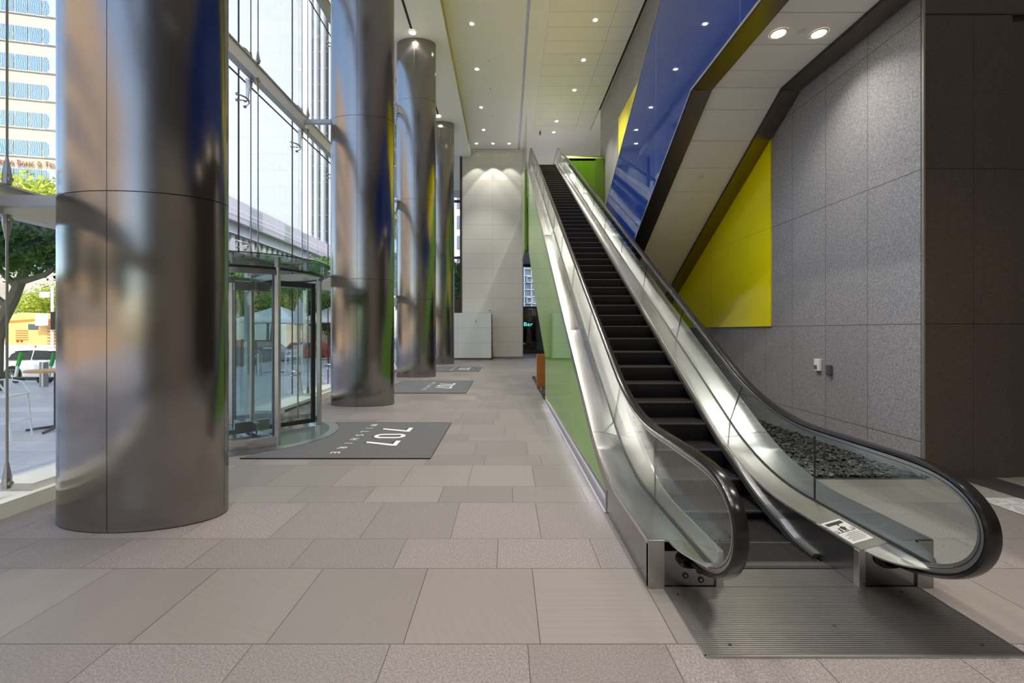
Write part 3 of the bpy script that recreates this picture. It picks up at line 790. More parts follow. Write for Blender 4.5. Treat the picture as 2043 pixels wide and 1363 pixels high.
    sidewall(xi, xi+inward*.042, lambda y: dfl(y)-.013, lambda y: max(.004, dfl(y)-.075), ysd).build('skirt_brush', M['brush'], ES)
    sidewall(xi-inward*.012, xi-inward*.003, lambda y: deck_in(y)+.004, lambda y: deck_in(y)-.006, YS).build('deck_edge', M['chrome'], ES)
# newel bases -------------------------------------------------------
for sgn, x0, x1, xo in ((1, 1.111, 1.469, .998), (-1, 2.515, 2.88, 2.992)):
    m = MB()
    xi = 1.518 if sgn > 0 else 2.472
    m.box(min(x0,x1), max(x0,x1), 3.028, 3.05, .0, .255)
    nb = m.build('newel_base', M['steel_dark'], ES)
    hx = RX[0] if sgn > 0 else RX[1]
    # dark oval handrail entry
    o = MB(); n = 20
    o.v = [(hx-.0+ (.095*math.cos(2*PI*k/n)), 3.024, .205+.058*math.sin(2*PI*k/n)) for k in range(n)] + [(hx+.095*math.cos(2*PI*k/n), 3.032, .205+.058*math.sin(2*PI*k/n)) for k in range(n)]
    o.f = [tuple(range(n)), tuple(reversed(range(n,2*n)))] + [(k,(k+1)%n,n+(k+1)%n,n+k) for k in range(n)]
    o.build('handrail_inlet', M['rubber'], ES)
    q = MB(); 
    for e in range(4):
        pr = [(hx+ (.100-.008*e)*math.cos(2*PI*k/24), 3.018-.010*e, .205+(.063-.006*e)*math.sin(2*PI*k/24)) for k in range(25)]
        q.tube(pr, .006, 6)
    q.build('inlet_brush_ring', M['rubber'], ES, smooth=True)
    MB().box(min(xo, xo+sgn*.113), max(xo, xo+sgn*.113), 3.012, 3.06, 0, .338).build('corner_post', M['satin'] if sgn > 0 else M['steel_dark'], ES, bevel=.003)
    if sgn < 0: MB().box(2.468, 2.515, 3.012, 3.06, 0, .262).build('corner_post', M['satin'], ES, bevel=.003)
    else: MB().box(1.469, 1.522, 3.012, 3.06, 0, .262).build('corner_post', M['satin'], ES, bevel=.003)
m = MB()
for x, z in ((1.262,.085),(1.37,.055),(1.36,.115)): m.disc((x,3.023,z), .021, (0,1,0), 16, .006)
m.build('key_switch', M['black'], ES)
m = MB()
for x, z in ((1.262,.085),(1.37,.055),(1.36,.115)): m.disc((x,3.020,z), .008, (0,1,0), 12, .004)
m.build('key_barrel', M['satin'], ES)
MB().disc((2.503,3.007,.04), .006, (0,1,0), 10, .006).build('screw', M['black'], ES)
MB().box(1.10, 2.89, 3.02, 9.0, -.6, -.5).build('pit', M['black'], ES)
# floor plate with ridges ------------------------------------------
pl = MB().box(1.108, 2.882, 2.384, 3.36, -.02, .004).build('floor_plate', M['plate_dark'], ES)
m = MB(); y = 2.392
while y < 3.02:
    m.prism([(y,.004),(y+.0105,.004),(y+.0085,.0095),(y+.002,.0095)], 1.112, 2.878); y += .0162
while y < 3.27:
    m.prism([(y,.004),(y+.0105,.004),(y+.0085,.0095),(y+.002,.0095)], 1.52, 2.47); y += .0162
m.build('plate_ridges', M['plate'], pl)
MB().box(1.10,1.108,2.376,3.02,-.01,.011).box(2.882,2.890,2.376,3.02,-.01,.011).box(1.10,2.89,2.370,2.386,-.01,.011).build('plate_rim', M['satin'], pl)
MB().box(1.108,2.882,3.016,3.022,.004,.0098).build('plate_seam', M['black'], pl)
m = MB()
for x, y in ((1.17,2.93),(2.72,2.96),(1.28,2.46),(2.72,2.46),(2.0,2.62)): m.disc((x,y,.0095), .010, (0,0,1), 12, .001)
m.build('plate_screw', M['black'], pl)
# comb plate teeth
m = MB(); n = 62; w = .95/n
for k in range(n):
    x = 1.52+k*w
    m.add([(x,3.27,.012),(x+w,3.27,.012),(x+w*.62,3.345,.003),(x+w*.38,3.345,.003),(x,3.27,0),(x+w,3.27,0),(x+w*.62,3.345,0),(x+w*.38,3.345,0)],
          [(0,1,2,3),(0,3,7,4),(1,5,6,2),(3,2,6,7)])
m.build('comb', M['satin'], ES)
MB().box(1.52, 2.47, 3.25, 3.285, .004, .0135).build('comb_edge', M['black'], ES)
# steps -------------------------------------------------------------
def step_mesh(y, z, yb, rise):
    """ridged tread from y back to yb, ridged riser below the nose"""
    m = MB(); n = 56; xa, xb = 1.524, 2.466; w = (xb-xa)/n
    prof = []
    for k in range(n):
        a = xa+k*w
        prof += [(a, 0), (a+w*.5, 0), (a+w*.5, -1), (a+w, -1)]
    N = len(prof)
    rows = [(yb, z, .009, 0), (y+.02, z, .009, 0), (y, z-.006, .006, .006), (y-.004+.012, z-rise*.5, .0, .008), (y+.03, z-rise-.01, .0, .008)]
    for (yy, zz, dz, dy) in rows:
        for px, t in prof: m.v.append((px, yy - t*dy, zz + t*dz))
    for i in range(len(rows)-1):
        for k in range(N-1): m.f.append((i*N+k, i*N+k+1, (i+1)*N+k+1, (i+1)*N+k))
    return m
def nose_mesh(y, z):
    m = MB(); n = 56; xa = 1.524; w = .942/n
    for k in range(n):
        a = xa+k*w
        m.box(a, a+w*.5, y-.005, y+.010, z-.016, z+.0015)
    return m
flat = [(3.668,0.0),(4.11,.085),(4.485,.265),(4.844,.472),(5.215,.686)]
incl = [(5.565+.3445*k, None) for k in range(47)]
incl = [(y, -2.34+S*y) for y, _ in incl]
allst = flat + incl
MB().box(1.524, 2.466, 3.33, 3.70, -.03, -.004).build('step', M['step'], ES)
m = MB()
for k in range(56): m.box(1.524+k*.942/56, 1.524+(k+.5)*.942/56, 3.34, 3.67, -.006, .0)
m.build('step_cleats', M['step'], ES)
proto = None
for i, (y, z) in enumerate(allst):
    if z > 10.25: break
    yb = allst[i+1][0]+.02 if i+1 < len(allst) else y+.36
    rise = z - (allst[i-1][1] if i else -.03)
    if i >= len(flat)+1 and proto is not None:
        c = proto.copy(); C.objects.link(c); c.location = (0, y-py, z-pz)
        d = proto_n.copy(); C.objects.link(d); d.parent = c; d.matrix_parent_inverse = Matrix.Identity(4); d.location = (0,0,0)
        continue
    so = step_mesh(y, z, yb, rise).build('step', M['step'], ES)
    no = nose_mesh(y, z).build('nosing', M['nose'], so)
    if i == len(flat): proto, proto_n, py, pz = so, no, y, z
# dark tray under the steps, truss sides
tr = [y for y in YS if y > 3.2]
ribbon([lambda y: nose(y)-.32]*2, [1.46, 2.53], tr, .02).build('step_tray', M['black'], ES)
for xa, xb in ((1.02,1.05),(2.94,2.97)):
    sidewall(xa, xb, lambda y: deck_out(y)-.05, lambda y: max(.01, deck_out(y)-1.35), [y for y in YS if y > 4.3]).build('truss_side', M['plinth'] , ES)
ribbon([lambda y: max(.0, deck_out(y)-1.38)]*2, [1.02, 2.97], [y for y in YS if y > 6.6], .02).build('truss_underside', M['plinth'], ES)
MB().box(1.05, 2.94, 21.65, 22.7, 9.9, 10.17).build('upper_plate', M['plate'], ES)
# caution sticker on the inner deck
def dk(u, v):    # u across from glass (0) to skirt (1); v along y
    x = 2.655 + (2.487-2.655)*u; y = v
    f = (2.678-x)/(2.678-2.484)
    return (x, y, deck_gl(y)+(deck_in(y)-deck_gl(y))*f)
def patch(m, u0, u1, y0, y1, h):
    n = 4; b = len(m.v)
    for k in range(n+1):
        y = y0+(y1-y0)*k/n
        for u in (u0, u1):
            p = dk(u, y); m.v.append((p[0], p[1], p[2]+h))
    for k in range(n): m.f.append((b+2*k, b+2*k+1, b+2*k+3, b+2*k+2))
m = MB(); patch(m, .06, .94, 3.10, 3.42, .0015); stk = m.build('caution_sticker', simple('sticker_silver', (.36,.36,.35), .5), ES)
tag(stk, 'pale caution sticker with pictogram')
m = MB(); patch(m, .14, .86, 3.355, 3.395, .0022); 
# pictogram: two step edges, adult and child
patch(m, .10, .22, 3.245, 3.255, .0022); patch(m, .10, .13, 3.245, 3.29, .0022); patch(m, .19, .22, 3.245, 3.29, .0022)
patch(m, .78, .90, 3.245, 3.255, .0022); patch(m, .78, .81, 3.245, 3.29, .0022); patch(m, .87, .90, 3.245, 3.29, .0022)
patch(m, .22, .78, 3.243, 3.249, .0022)
def blob(m, u, y, ru, ry, h=.0022, n=12):
    b = len(m.v)
    for k in range(n):
        p = dk(u+ru*math.cos(2*PI*k/n), y+ry*math.sin(2*PI*k/n)); m.v.append((p[0],p[1],p[2]+h))
    m.f.append(tuple(range(b, b+n)))
blob(m, .45, .02+3.325, .045, .012); blob(m, .45, 3.295, .10, .028); patch(m, .38, .43, 3.25, 3.28, .0022); patch(m, .47, .52, 3.25, 3.28, .0022); patch(m, .30, .40, 3.300, 3.306, .0022); patch(m, .50, .62, 3.300, 3.306, .0022)
blob(m, .64, 3.298, .035, .009); blob(m, .64, 3.275, .05, .016); patch(m, .61, .64, 3.25, 3.27, .0022); patch(m, .65, .68, 3.25, 3.27, .0022)
for k, (a, b) in enumerate(((.12,.62),(.12,.78),(.12,.70),(.12,.84),(.12,.76),(.2,.80))): patch(m, a, b, 3.218-.018*k, 3.223-.018*k, .0022)
m.build('sticker_print', M['black'], stk)
cx_, cy_, cz_ = dk(.80, 3.363)
text('lettering', 'CAUTION', simple('sticker_light', (.62,.62,.6), .5), stk, .040, (2.52, 3.361, deck_in(3.36)+.0085), (0, math.radians(-15.0), PI), .0002, .105, align='LEFT')
# ================================================================== UPPER ESCALATOR ENCLOSURE
UE = thing('escalator_enclosure', 'overhead inclined enclosure of another escalator, blue glass side and white soffit', 'escalator', (4, 7.5, 6))
ZK, YK = 5.965, 7.46
def ub(y): return ZK if y < YK else ZK - S*(y-YK)
def utop(y): return (ZK+3.9) if y < 6.9 else max(ub(y)+.3, 9.87 - S*(y-6.9) + 0.0)
def ut(y): return 13.835 - S*y if y > 6.75 else 13.835-S*6.75
ye = 17.6
yl = [-6, 0, YK, ye]
# blue side
poly = [(-6, ZK), (YK, ZK), (ye, ub(ye)), (ye, ut(ye)), (6.75, ut(6.75)), (-6, ut(-6))]
MB().prism(poly, 3.206, 3.23).build('blue_side_panel', M['blue'], UE)
MB().prism([(ye-.03, ut(ye-.03)), (6.75, ut(6.75)), (-6, ut(-6)), (-6, ut(-6)+.02), (6.75, ut(6.75)+.02), (ye, ut(ye)+.02)], 3.200, 3.26).build('top_trim', M['satin'], UE)
for x0, x1 in ((3.232, 3.555), (4.772, 5.09)):
    MB().prism([(-6, ZK), (YK, ZK), (ye, ub(ye)), (ye, ub(ye)+.03), (YK, ZK+.03), (-6, ZK+.03)], x0, x1).build('bronze_strip', M['bronze'], UE)
MB().prism([(-6, ZK-.006), (YK, ZK-.006), (ye, ub(ye)-.006), (ye, ub(ye)+.03), (YK, ZK+.03), (-6, ZK+.03)], 3.20, 3.212).build('edge_trim', M['satin'], UE)
# recessed soffit panels between the strips
def seg(y0, y1):
    return MB().prism([(y0, ub(y0)+.05), (y1, ub(y1)+.05), (y1, ub(y1)+.07), (y0, ub(y0)+.07)], 3.565, 4.762)
edges = [YK-.49-.635*k for k in range(14, -1, -1)] + [YK] + [YK+.35] + [YK+.35+.55*k for k in range(1, 18)]
edges = [e for e in edges if e < ye]
for a, b in zip(edges, edges[1:]):
    seg(a+.007, b-.007).build('soffit_panel', M['soffit_w'], UE)
MB().prism([(-6, ZK+.08), (YK, ZK+.08), (ye, ub(ye)+.08), (ye, ub(ye)+.1), (YK, ZK+.1), (-6, ZK+.1)], 3.555, 4.772).build('soffit_backing', M['gap'], UE)
for x0, x1 in ((3.555, 3.565), (4.762, 4.772)):
    MB().prism([(-6, ZK), (YK, ZK), (ye, ub(ye)), (ye, ub(ye)+.08), (YK, ZK+.08), (-6, ZK+.08)], x0, x1).build('reveal', M['black'], UE)
MB().prism([(-6, ZK+.1), (YK, ZK+.1), (ye, ub(ye)+.1), (ye, ut(ye)), (6.75, ut(6.75)), (-6, ut(-6))], 5.075, 5.09).build('wall_side', M['plinth'], UE)
ribbon([lambda y: ut(y)]*2, [3.23, 5.09], [-6, 6.75, ye], .02).build('top_cover', M['plinth'], UE)
for x in (3.86, 4.43):
    for y in (6.1, 2.2, -1.6):
        d = MB().disc((x, y, ZK+.04), .085, (0,0,1), 24, .008).build('lamp_lens', M['lamp'], UE)
        MB().lathe([(.085,ZK+.042),(.105,ZK+.036),(.12,ZK+.049)], x, y, 28).build('lamp_ring', M['lamp_rim'], d, smooth=True)
MB().lathe([(0,ZK+.042),(.045,ZK+.042),(.05,ZK+.05)], 4.145, 6.06, 20).build('sprinkler_cap', M['lamp_rim'], UE, smooth=True)
y = 9.1
MB().tube([(4.12, y, ub(y)+.052), (4.12, y-.006, ub(y)+.040)], .05, 20).build('sprinkler_cap', M['lamp_rim'], UE)
# ================================================================== GREEN GLASS WALL UNDER THE ESCALATOR
gw = thing('green_glass_wall', 'light green back-painted glass wall enclosing the escalator side', 'wall panel', (1, 7, 0))
pts = [(4.255, .228), (6.0, .20), (9.5, .16), (10.9, .07), (10.9, 1.12), (15.25, 3.24), (19.4, 5.66), (19.4, deck_out(19.4)-.03)]
pts += [(y, deck_out(y)-.03) for y in [17,14,11,8,6.5,5.6,5.2,4.9,4.7,4.5,4.255]]
MB().prism(pts, 1.000, 1.014).build('glass_panel', M['green_light'], gw)
MB().prism([(4.255,0),(10.9,0),(10.9,.07),(9.5,.16),(6.0,.20),(4.255,.228)], .992, 1.018).build('plinth', M['plinth'], gw)
MB().box(.972, .991, 4.26, 11.2, .0, .016).build('floor_light_strip', emis('cool_strip', (.85,.88,1), .10, .2), gw)
# ================================================================== ORANGE PANEL, PEBBLES
r = thing('timber_board', 'upright orange timber board standing in the pebble bed', 'board', (1.2,13.74,0))
MB().box(.995, 1.75, 13.74, 13.86, 0.02, 1.065).build('board', M['orange_wood'], r, bevel=.006)
MB().box(.985, .995, 13.745, 13.855, 0.02, 1.06).build('edge_band', simple('orange_edge', (.45,.28,.14), .5), r)
def pebbles(name, lab, x0, x1, y0, y1, n, rmin, rmax, mt, cut=None):
    bm = bmesh.new(); rnd = random.Random(5)
    tmpl = bmesh.new(); bmesh.ops.create_icosphere(tmpl, subdivisions=1, radius=1)
    tv = [v.co.copy() for v in tmpl.verts]; tf = [[v.index for v in f.verts] for f in tmpl.faces]; tmpl.free()
    m = MB()
    for i in range(n):
        # denser towards the near edge, where pebbles show larger
        y = y0 + (y1-y0)*rnd.random()**1.6; x = x0+(x1-x0)*rnd.random()
        if cut and cut(x, y): continue
        a, b, c = rnd.uniform(rmin, rmax), rnd.uniform(rmin, rmax)*.7, rnd.uniform(rmin, rmax)*.38
        R = Matrix.Rotation(rnd.uniform(0, 6.3), 3, 'Z') @ Matrix.Rotation(rnd.uniform(-.5, .5), 3, 'X') @ Matrix.Rotation(rnd.uniform(-.4, .4), 3, 'Y')
        z = rnd.uniform(.012, .045)
        jit = [1+rnd.uniform(-.12, .12) for _ in tv]
        m.add([tuple(R @ Vector((p.x*a*j, p.y*b*j, p.z*c*j)) + Vector((x, y, z))) for p, j in zip(tv, jit)], tf)
    o = m.build(name, mt, None, smooth=True)
    tag(o, lab, 'pebbles', kind='stuff'); return o
pm = NT('dark_pebbles'); _g = pm.n('ShaderNodeNewGeometry'); _c = pm.ramp(_g.outputs['Random Per Island'], [(0,(.018,.018,.02)),(.6,(.045,.045,.048)),(.93,(.075,.072,.07)),(1,(.16,.15,.14))]); M['pebble'] = pm.pbr(_c, .55)
pebbles('pebbles', 'bed of dark grey river pebbles along the foot of the granite wall', 3.07, 5.05, 5.30, 16, 6500, .024, .045, M['pebble'])
pebbles('pebbles', 'dark pebbles in the bed around the orange board', 1.06, 1.9, 11.0, 16.9, 2200, .024, .045, M['pebble'], cut=lambda x, y: 13.68 < y < 13.92)
struct('trim_10', MB().box(3.0, XW, 5.24, 18, -.0, .006).box(1.0, 2.0, 10.9, 16.9, 0, .006), M['black_granite'])
# ================================================================== OUTSIDE
def plaza():
    t = NT('plaza_paving'); p = t.pos(); s = t.sep(p)
    r = t.math('FLOOR', t.math('DIVIDE', t.math('ADD', s[1], 100), .63)); w = t.white(t.comb(r, 1.0, 1.0))
    c = t.mix(w, (.40,.385,.41), (.56,.54,.565)); n = t.noise(p, 60, 2)
    c = t.mix(t.math('MULTIPLY', n, .25), c, (.60,.575,.585))
    j = t.math('LESS_THAN', t.math('MODULO', t.math('ADD', s[1], 100), .63), .01)
    return t.pbr(t.mix(j, c, (.2,.19,.2)), .45)
M['plaza'] = plaza()
M['asphalt'] = simple('asphalt', (.20,.20,.21), .8, 0, .1, 20)
struct('plaza_ground', MB().add([(-5.42,YB-30,-.004),(-5.42,44,-.004),(-13,44,-.004),(-13,15.6,-.004),(-70,15.6,-.004),(-70,YB-30,-.004)], [(0,1,2,3,4,5)]), M['plaza'], 'pale paved plaza outside the glass')
struct('kerb', MB().box(-13.2,-13,15.6,44,-.4,0).box(-70,-13,15.6,15.75,-.4,0), simple('kerb_stone', (.6,.57,.54), .7))
struct('street', MB().box(-140,-13.2,15.75,140,-.5,-.38).box(-13.2,40,44,140,-.5,-.05), M['asphalt'], 'street beside the plaza')
struct('street_markings', MB().box(-60,-13.4,15.9,16.05,-.379,-.37).box(-60,-20,36,37,-.379,-.37), simple('red_kerb_paint', (.65,.10,.07), .6))
# --- leaves
def leafmat(name, a, b):
    t = NT(name); g = t.n('ShaderNodeNewGeometry'); c = t.ramp(g.outputs['Random Per Island'], [(0,a),(1,b)])
    d = t.n('ShaderNodeBsdfDiffuse'); t.link(c, d.inputs[0]); tr = t.n('ShaderNodeBsdfTranslucent'); t.link(c, tr.inputs[0])
    mx = t.n('ShaderNodeMixShader'); mx.inputs[0].default_value = .35; t.link(d.outputs[0], mx.inputs[1]); t.link(tr.outputs[0], mx.inputs[2]); t.link(mx.outputs[0], t.out.inputs[0]); return t.m
M['leaf_lime'] = leafmat('lime_leaves', (.30,.38,.04), (.60,.62,.10))
M['leaf_green'] = leafmat('green_leaves', (.10,.24,.05), (.28,.46,.10))
M['leaf_dark'] = leafmat('dark_leaves', (.02,.06,.02), (.09,.17,.05))
M['bark'] = simple('bark', (.14,.11,.09), .9, 0, .2, 10, bump=.5)
def leaves(blobs, n, size, rnd):
    m = MB()
    tot = sum(b[3]**2 for b in blobs)
    for (cx, cy, cz, r, f) in blobs:
        k = int(n*r*r/tot)
        for _ in range(k):
            d = Vector((rnd.gauss(0,1), rnd.gauss(0,1), rnd.gauss(0,1))).normalized()
            q = r*(rnd.random()**.4)*(1+.18*math.sin(7*d.x+5*d.z)+.12*math.sin(11*d.y+3))
            c = Vector((cx+d.x*q, cy+d.y*q, cz+d.z*q*f))
            s = size*rnd.uniform(.6, 1.3); u = Vector((rnd.gauss(0,1), rnd.gauss(0,1), rnd.gauss(0,1))).normalized(); v = u.cross(d).normalized()
            if v.length < .1: v = Vector((0,0,1))
            m.add([c-u*s, c+v*s*.5, c+u*s, c-v*s*.5], [(0,1,2,3)])
    return m
def tree(lab, x, y, z0, trunk, blobs, mt, n, size, seed, limbs=(), r0=.16):
    rnd = random.Random(seed); r = thing('tree', lab, 'tree', (x, y, z0), 'street trees')
    m = MB(); m.tube(trunk, [r0*(1-.5*i/(len(trunk)-1)) for i in range(len(trunk))], 8)
    for l in limbs: m.tube(l, [r0*.5*(1-.6*i/(len(l)-1)) for i in range(len(l))], 6)
    m.build('trunk', M['bark'], r, smooth=True)
    leaves(blobs, n, size, rnd).build('foliage', mt, r)
    return r
# dark tree close to the glass, its leaning trunk at the edge of the view
tree('leaning street tree with dark shaded foliage and forked trunk by the white car', -14.6, 13.0, 0, [(-15.45,13,0),(-15.4,13,1.5),(-15.2,13,2.15),(-14.87,13,2.75),(-14.6,13,3.4),(-14.2,13,4.4)],
     [(-14.6,13,4.5,1.7,.55),(-12.9,13.2,4.35,1.3,.6),(-16,13,4.4,1.5,.6)], M['leaf_dark'], 13000, .09, 3, limbs=[[(-15.0,13,2.5),(-15.5,13,2.95),(-16.3,13,3.2)],[(-14.7,13,3.1),(-15.2,13,3.6),(-15.6,13,4.3)],[(-14.6,13,3.3),(-13.9,13,3.5),(-13.2,13,4.0)]], r0=.20)
tree('sunlit yellow-green tree crown under the bank lettering', -33, 33, 0, [(-33,33,-.3),(-33,33,6)], [(-33,33,11.0,3.0,.75),(-37,32.5,11.3,3.0,.75),(-29.3,33,9.8,3.0,.8)], M['leaf_lime'], 7000, .22, 4)
tree('deep green tree behind the sunlit crown', -37, 41, 0, [(-37,41,-.3),(-37,41,8)], [(-36.6,41,11.6,3.6,.8),(-41,41,11.4,3.4,.8)], M['leaf_green'], 4200, .25, 5)
tree('low bright bushy tree behind the orange bus', -46.5, 47, 0, [(-46.5,47,-.4),(-46.5,47,2)], [(-47.6,46.4,5.0,2.5,.8),(-50.8,47,4.3,2.8,.8),(-45.1,47,4.5,2.3,.8)], M['leaf_lime'], 7000, .16, 6)
# trees seen through the revolving door
tree('broad green plaza tree over the white tents', -15.2, 26.5, 0, [(-14.4,26.5,0),(-14.2,26.5,3.5)], [(-15.6,26.5,5.2,2.0,.62),(-13.3,26.5,5.0,1.8,.62),(-11.6,27,4.6,1.6,.7),(-17.2,26,5.4,1.6,.6)], M['leaf_green'], 14000, .12, 7, r0=.2)
tree('bright lime tree between the revolving door bars', -16.9, 30.5, 0, [(-16.9,30.5,-.4),(-16.8,30.5,3)], [(-18.1,30.5,3.7,1.25,1.0),(-16.9,30.5,4.6,1.05,.9),(-15.4,30.5,3.7,1.05,1.0)], M['leaf_lime'], 9000, .12, 8, r0=.12)
tree('dark leafy tree behind the closed umbrella', -15.5, 34, 0, [(-15.0,34,0),(-15.0,34,3)], [(-15.3,34,4.6,2.2,.9),(-14,34.5,3.0,1.6,.9)], M['leaf_dark'], 4800, .17, 9)
tree('grey-green tree outside beside the second steel column', -16.5, 40, 0, [(-16.3,40,0),(-16.3,40,4)], [(-16.4,40,6.6,2.3,1.0),(-15.9,40,3.6,2.2,.9)], M['leaf_green'], 4200, .18, 10)
tree('dark hedge-like tree outside the tall end window', -5, 42, 0, [(-4.6,42,0),(-4.6,42,3)], [(-4.7,42,7.0,2.0,.9),(-4.6,42,4.6,2.0,1)], M['leaf_dark'], 3600, .2, 11)
for k, (x, y, w_) in enumerate(((-12.5, 1.5, 'beside'), (-16, -6, 'south of'), (-11.5, -9, 'well south of'))):
    tree('shaded tree %s the plaza corner, mirrored dimly in the big column' % w_, x, y, 0, [(x,y,0),(x+.2,y,2.4)], [(x,y,4.0,1.9,.65),(x+1,y+1,3.7,1.5,.7),(x-1.2,y-.5,4.1,1.5,.7)], M['leaf_dark'], 1500, .24, 20+k)
# --- bank building
def facade_pt(s, off=0): # s metres along the bank front
    dx, dy = .9756, .2197
    return (-66+dx*s + dy*off*1, 60+dy*s - dx*off)
def fbox(m, s0, s1, o0, o1, z0, z1):
    a = facade_pt(s0, o0); b = facade_pt(s1, o0); c = facade_pt(s1, o1); d = facade_pt(s0, o1)
    return m.add([(*a,z0),(*b,z0),(*c,z0),(*d,z0),(*a,z1),(*b,z1),(*c,z1),(*d,z1)], [(0,3,2,1),(4,5,6,7),(0,1,5,4),(1,2,6,5),(2,3,7,6),(3,0,4,7)])
M['bank'] = simple('cream_spandrel', (.40,.36,.30), .6, 0, .04, .4)
M['bankpale'] = simple('pale_corner', (.33,.36,.41), .3)
def bankglass():
    t = NT('rippled_blue_glass'); p = t.pos(); w = t.n('ShaderNodeTexWave'); t.link(p, w.inputs[0]); w.inputs['Scale'].default_value = 1.6; w.inputs['Distortion'].default_value = 6; w.inputs['Detail'].default_value = 2
    return t.pbr(t.mix(w.outputs[1], (.06,.12,.19), (.25,.35,.44)), .15)
M['bankglass'] = bankglass()
bk = thing('bank_building', 'sunlit cream office tower with rounded blue window bands and serif bank lettering', 'building', (-66, 60, 0))
fbox(MB(), -22, 9, 0, -14, -.4, 70).build('wall', M['bank'], bk)
for k in range(-4, 8):
    zl = 26 + 3.95*k       # dark floor line
    fbox(MB(), -22, 9, .12, 0, zl-.06, zl+.02).build('floor_line', M['plinth'], bk)
    if k == 0: pass
    zt, zb_ = zl-.0+2.35, zl+.10
    if zt > 68 : break
    b = fbox(MB(), 1.65, 9, .10, 0, zb_, zt+.1).build('pale_band', M['bankpale'], bk)
    for q in range(-1, 6):
        s1 = 1.25 - 1.62*(q-0) ; s0 = s1-1.45
        if q == -1: s0, s1 = 1.42, 2.15
        m = MB(); ptsf = []
        if q == -1:
            n = 8
            prof = [(s0, zb_+.05), (s1-.3, zb_+.05)] + [(s1-.3+.3*math.sin(PI*i/n/1), 0) for i in ()] 
            prof = [(s0, zb_+.1),(s1-.35, zb_+.1),(s1-.1, zb_+.45),(s1, zb_+1.1),(s1-.1, zt-.45),(s1-.35, zt-.1),(s0, zt-.1)]
        else: prof = [(s0, zb_+.1),(s1, zb_+.1),(s1, zt-.1),(s0, zt-.1)]
        A = [(*facade_pt(s_, .13), z) for s_, z in prof]; B = [(*facade_pt(s_, .05), z) for s_, z in prof]
        n = len(A); m.add(A+B, [tuple(range(n)), tuple(reversed(range(n, 2*n)))] + [(i, i+n, (i+1)%n+n, (i+1)%n) for i in range(n)])
        m.build('window', M['bankglass'], bk)
    fbox(MB(), -9, 1.65, .08, 0, zb_, zb_+.1).build('sill', M['white'], bk)
ang = math.atan2(.2197, .9756)
lx, ly = facade_pt(-6.0, .35)
text('lettering', 'California Bank & Trust', simple('bronze_letters', (.42,.20,.12), .5), bk, .95, (lx, ly, 24.8), (PI/2, 0, ang), .10, 9.9, small=True, space=1.12)
# --- white tower with dark window strips
tw = thing('ribbed_tower', 'tall white tower with a blank panelled face and dark ribbed window strips', 'building', (-33, 60, 0))
M['tower'] = panels('white_tower_panels', (.40,.415,.43), 2, .9, 2.33, 0, 0, 400, .05, .6, jcol=(.36,.38,.42), var=.015)
M['tower2'] = simple('tower_white', (.42,.435,.45), .6)
M['towerglass'] = simple('tower_glass', (.10,.13,.17), .2, 0, .3, .5)
MB().box(-52, -28.9, 60, 75, 8, 90).build('blank_wall', M['tower'], tw)
MB().box(-28.9, -27.6, 61, 75, 8, 90).build('recess', simple('tower_recess', (.60,.66,.72), .5), tw)
MB().box(-27.6, -14, 61.6, 75, 8, 90).build('window_wall', M['towerglass'], tw)
for k in range(14):
    x = -27.1+ .98*k
    MB().box(x, x+.42, 60.8, 61.7, 8, 90).build('rib', M['tower2'], tw)
m = MB()
for k in range(34): m.box(-27.6, -14, 61.5, 61.61, 9+2.33*k, 9.10+2.33*k)
m.build('floor_bands', simple('tower_bands', (.40,.45,.5), .5), tw)
# --- podium
pd = thing('podium_building', 'low concrete podium block with parapet panels and white fins', 'building', (-20, 40, 0))
M['concrete'] = simple('concrete', (.50,.49,.52), .7)
MB().box(-23.5, -20, 24, 52, 9.95, 11.6).build('parapet', simple('parapet_mauve', (.44,.41,.46), .7), pd)
MB().box(-23.5, -20.5, 24, 52, 9.2, 9.95).build('soffit_beam', M['concrete'], pd)
MB().box(-24.5, -21.6, 24, 52, -.4, 9.9).build('back_wall', simple('podium_wall', (.62,.65,.70), .6), pd)
for k in range(32):
    y = 25+.85*k
    MB().box(-21.6, -20.75, y, y+.42, 4.4, 9.15 if k % 6 else 9.5).build('fin', M['tower2'], pd)
m = MB()
for y0, y1 in ((25,27.5),(30.0,31.0),(33.6,35.4),(39,40),(42.2,43.2)): m.box(-20.02,-19.96,y0,y1,10.1,11.45)
m.build('parapet_panel', simple('parapet_grey', (.28,.30,.33), .5), pd)
m = MB()
for z in (10.35, 10.7): m.tube([(-19.7,24,z),(-19.7,52,z)], .03, 6)
for z in (11.75, 11.95): m.tube([(-20.4,24,z),(-20.4,52,z)], .02, 6)
m.build('rail', M['white'], pd)
# --- building outside end window and behind the bar
b4 = thing('apartment_building', 'pinkish white apartment block outside the tall end window', 'building', (-7, 62, 0))
MB().box(-12, 2, 62, 70, 0, 24.5).build('wall', simple('apt_wall', (.72,.64,.60), .7), b4)
MB().box(-12, 2, 61.2, 62, 22.8, 23.8).build('balcony', M['tower2'], b4)
for k in range(8):
    MB().box(-7.0, -6.1, 61.9, 62.02, 2+2.9*k, 3.9+2.9*k).build('window', M['towerglass'], b4)
    MB().box(-9.4, -8.4, 61.9, 62.02, 2+2.9*k, 3.9+2.9*k).build('window', M['towerglass'], b4)
MB().box(-8.0, -7.3, 61.7, 62.0, 0, 17.5).build('pilaster', M['tower2'], b4)
b5 = thing('gridded_office', 'office front with white window grid seen above the bar entrance', 'building', (2, 56, 0))
MB().box(-3, 9, 56, 60, 0, 12).build('glass_wall', simple('office_glass', (.10,.15,.22), .2, 0, .5, .8), b5)
m = MB()
for k in range(14): m.box(-3+.9*k-.05, -3+.9*k+.05, 55.9, 56, 0, 12)
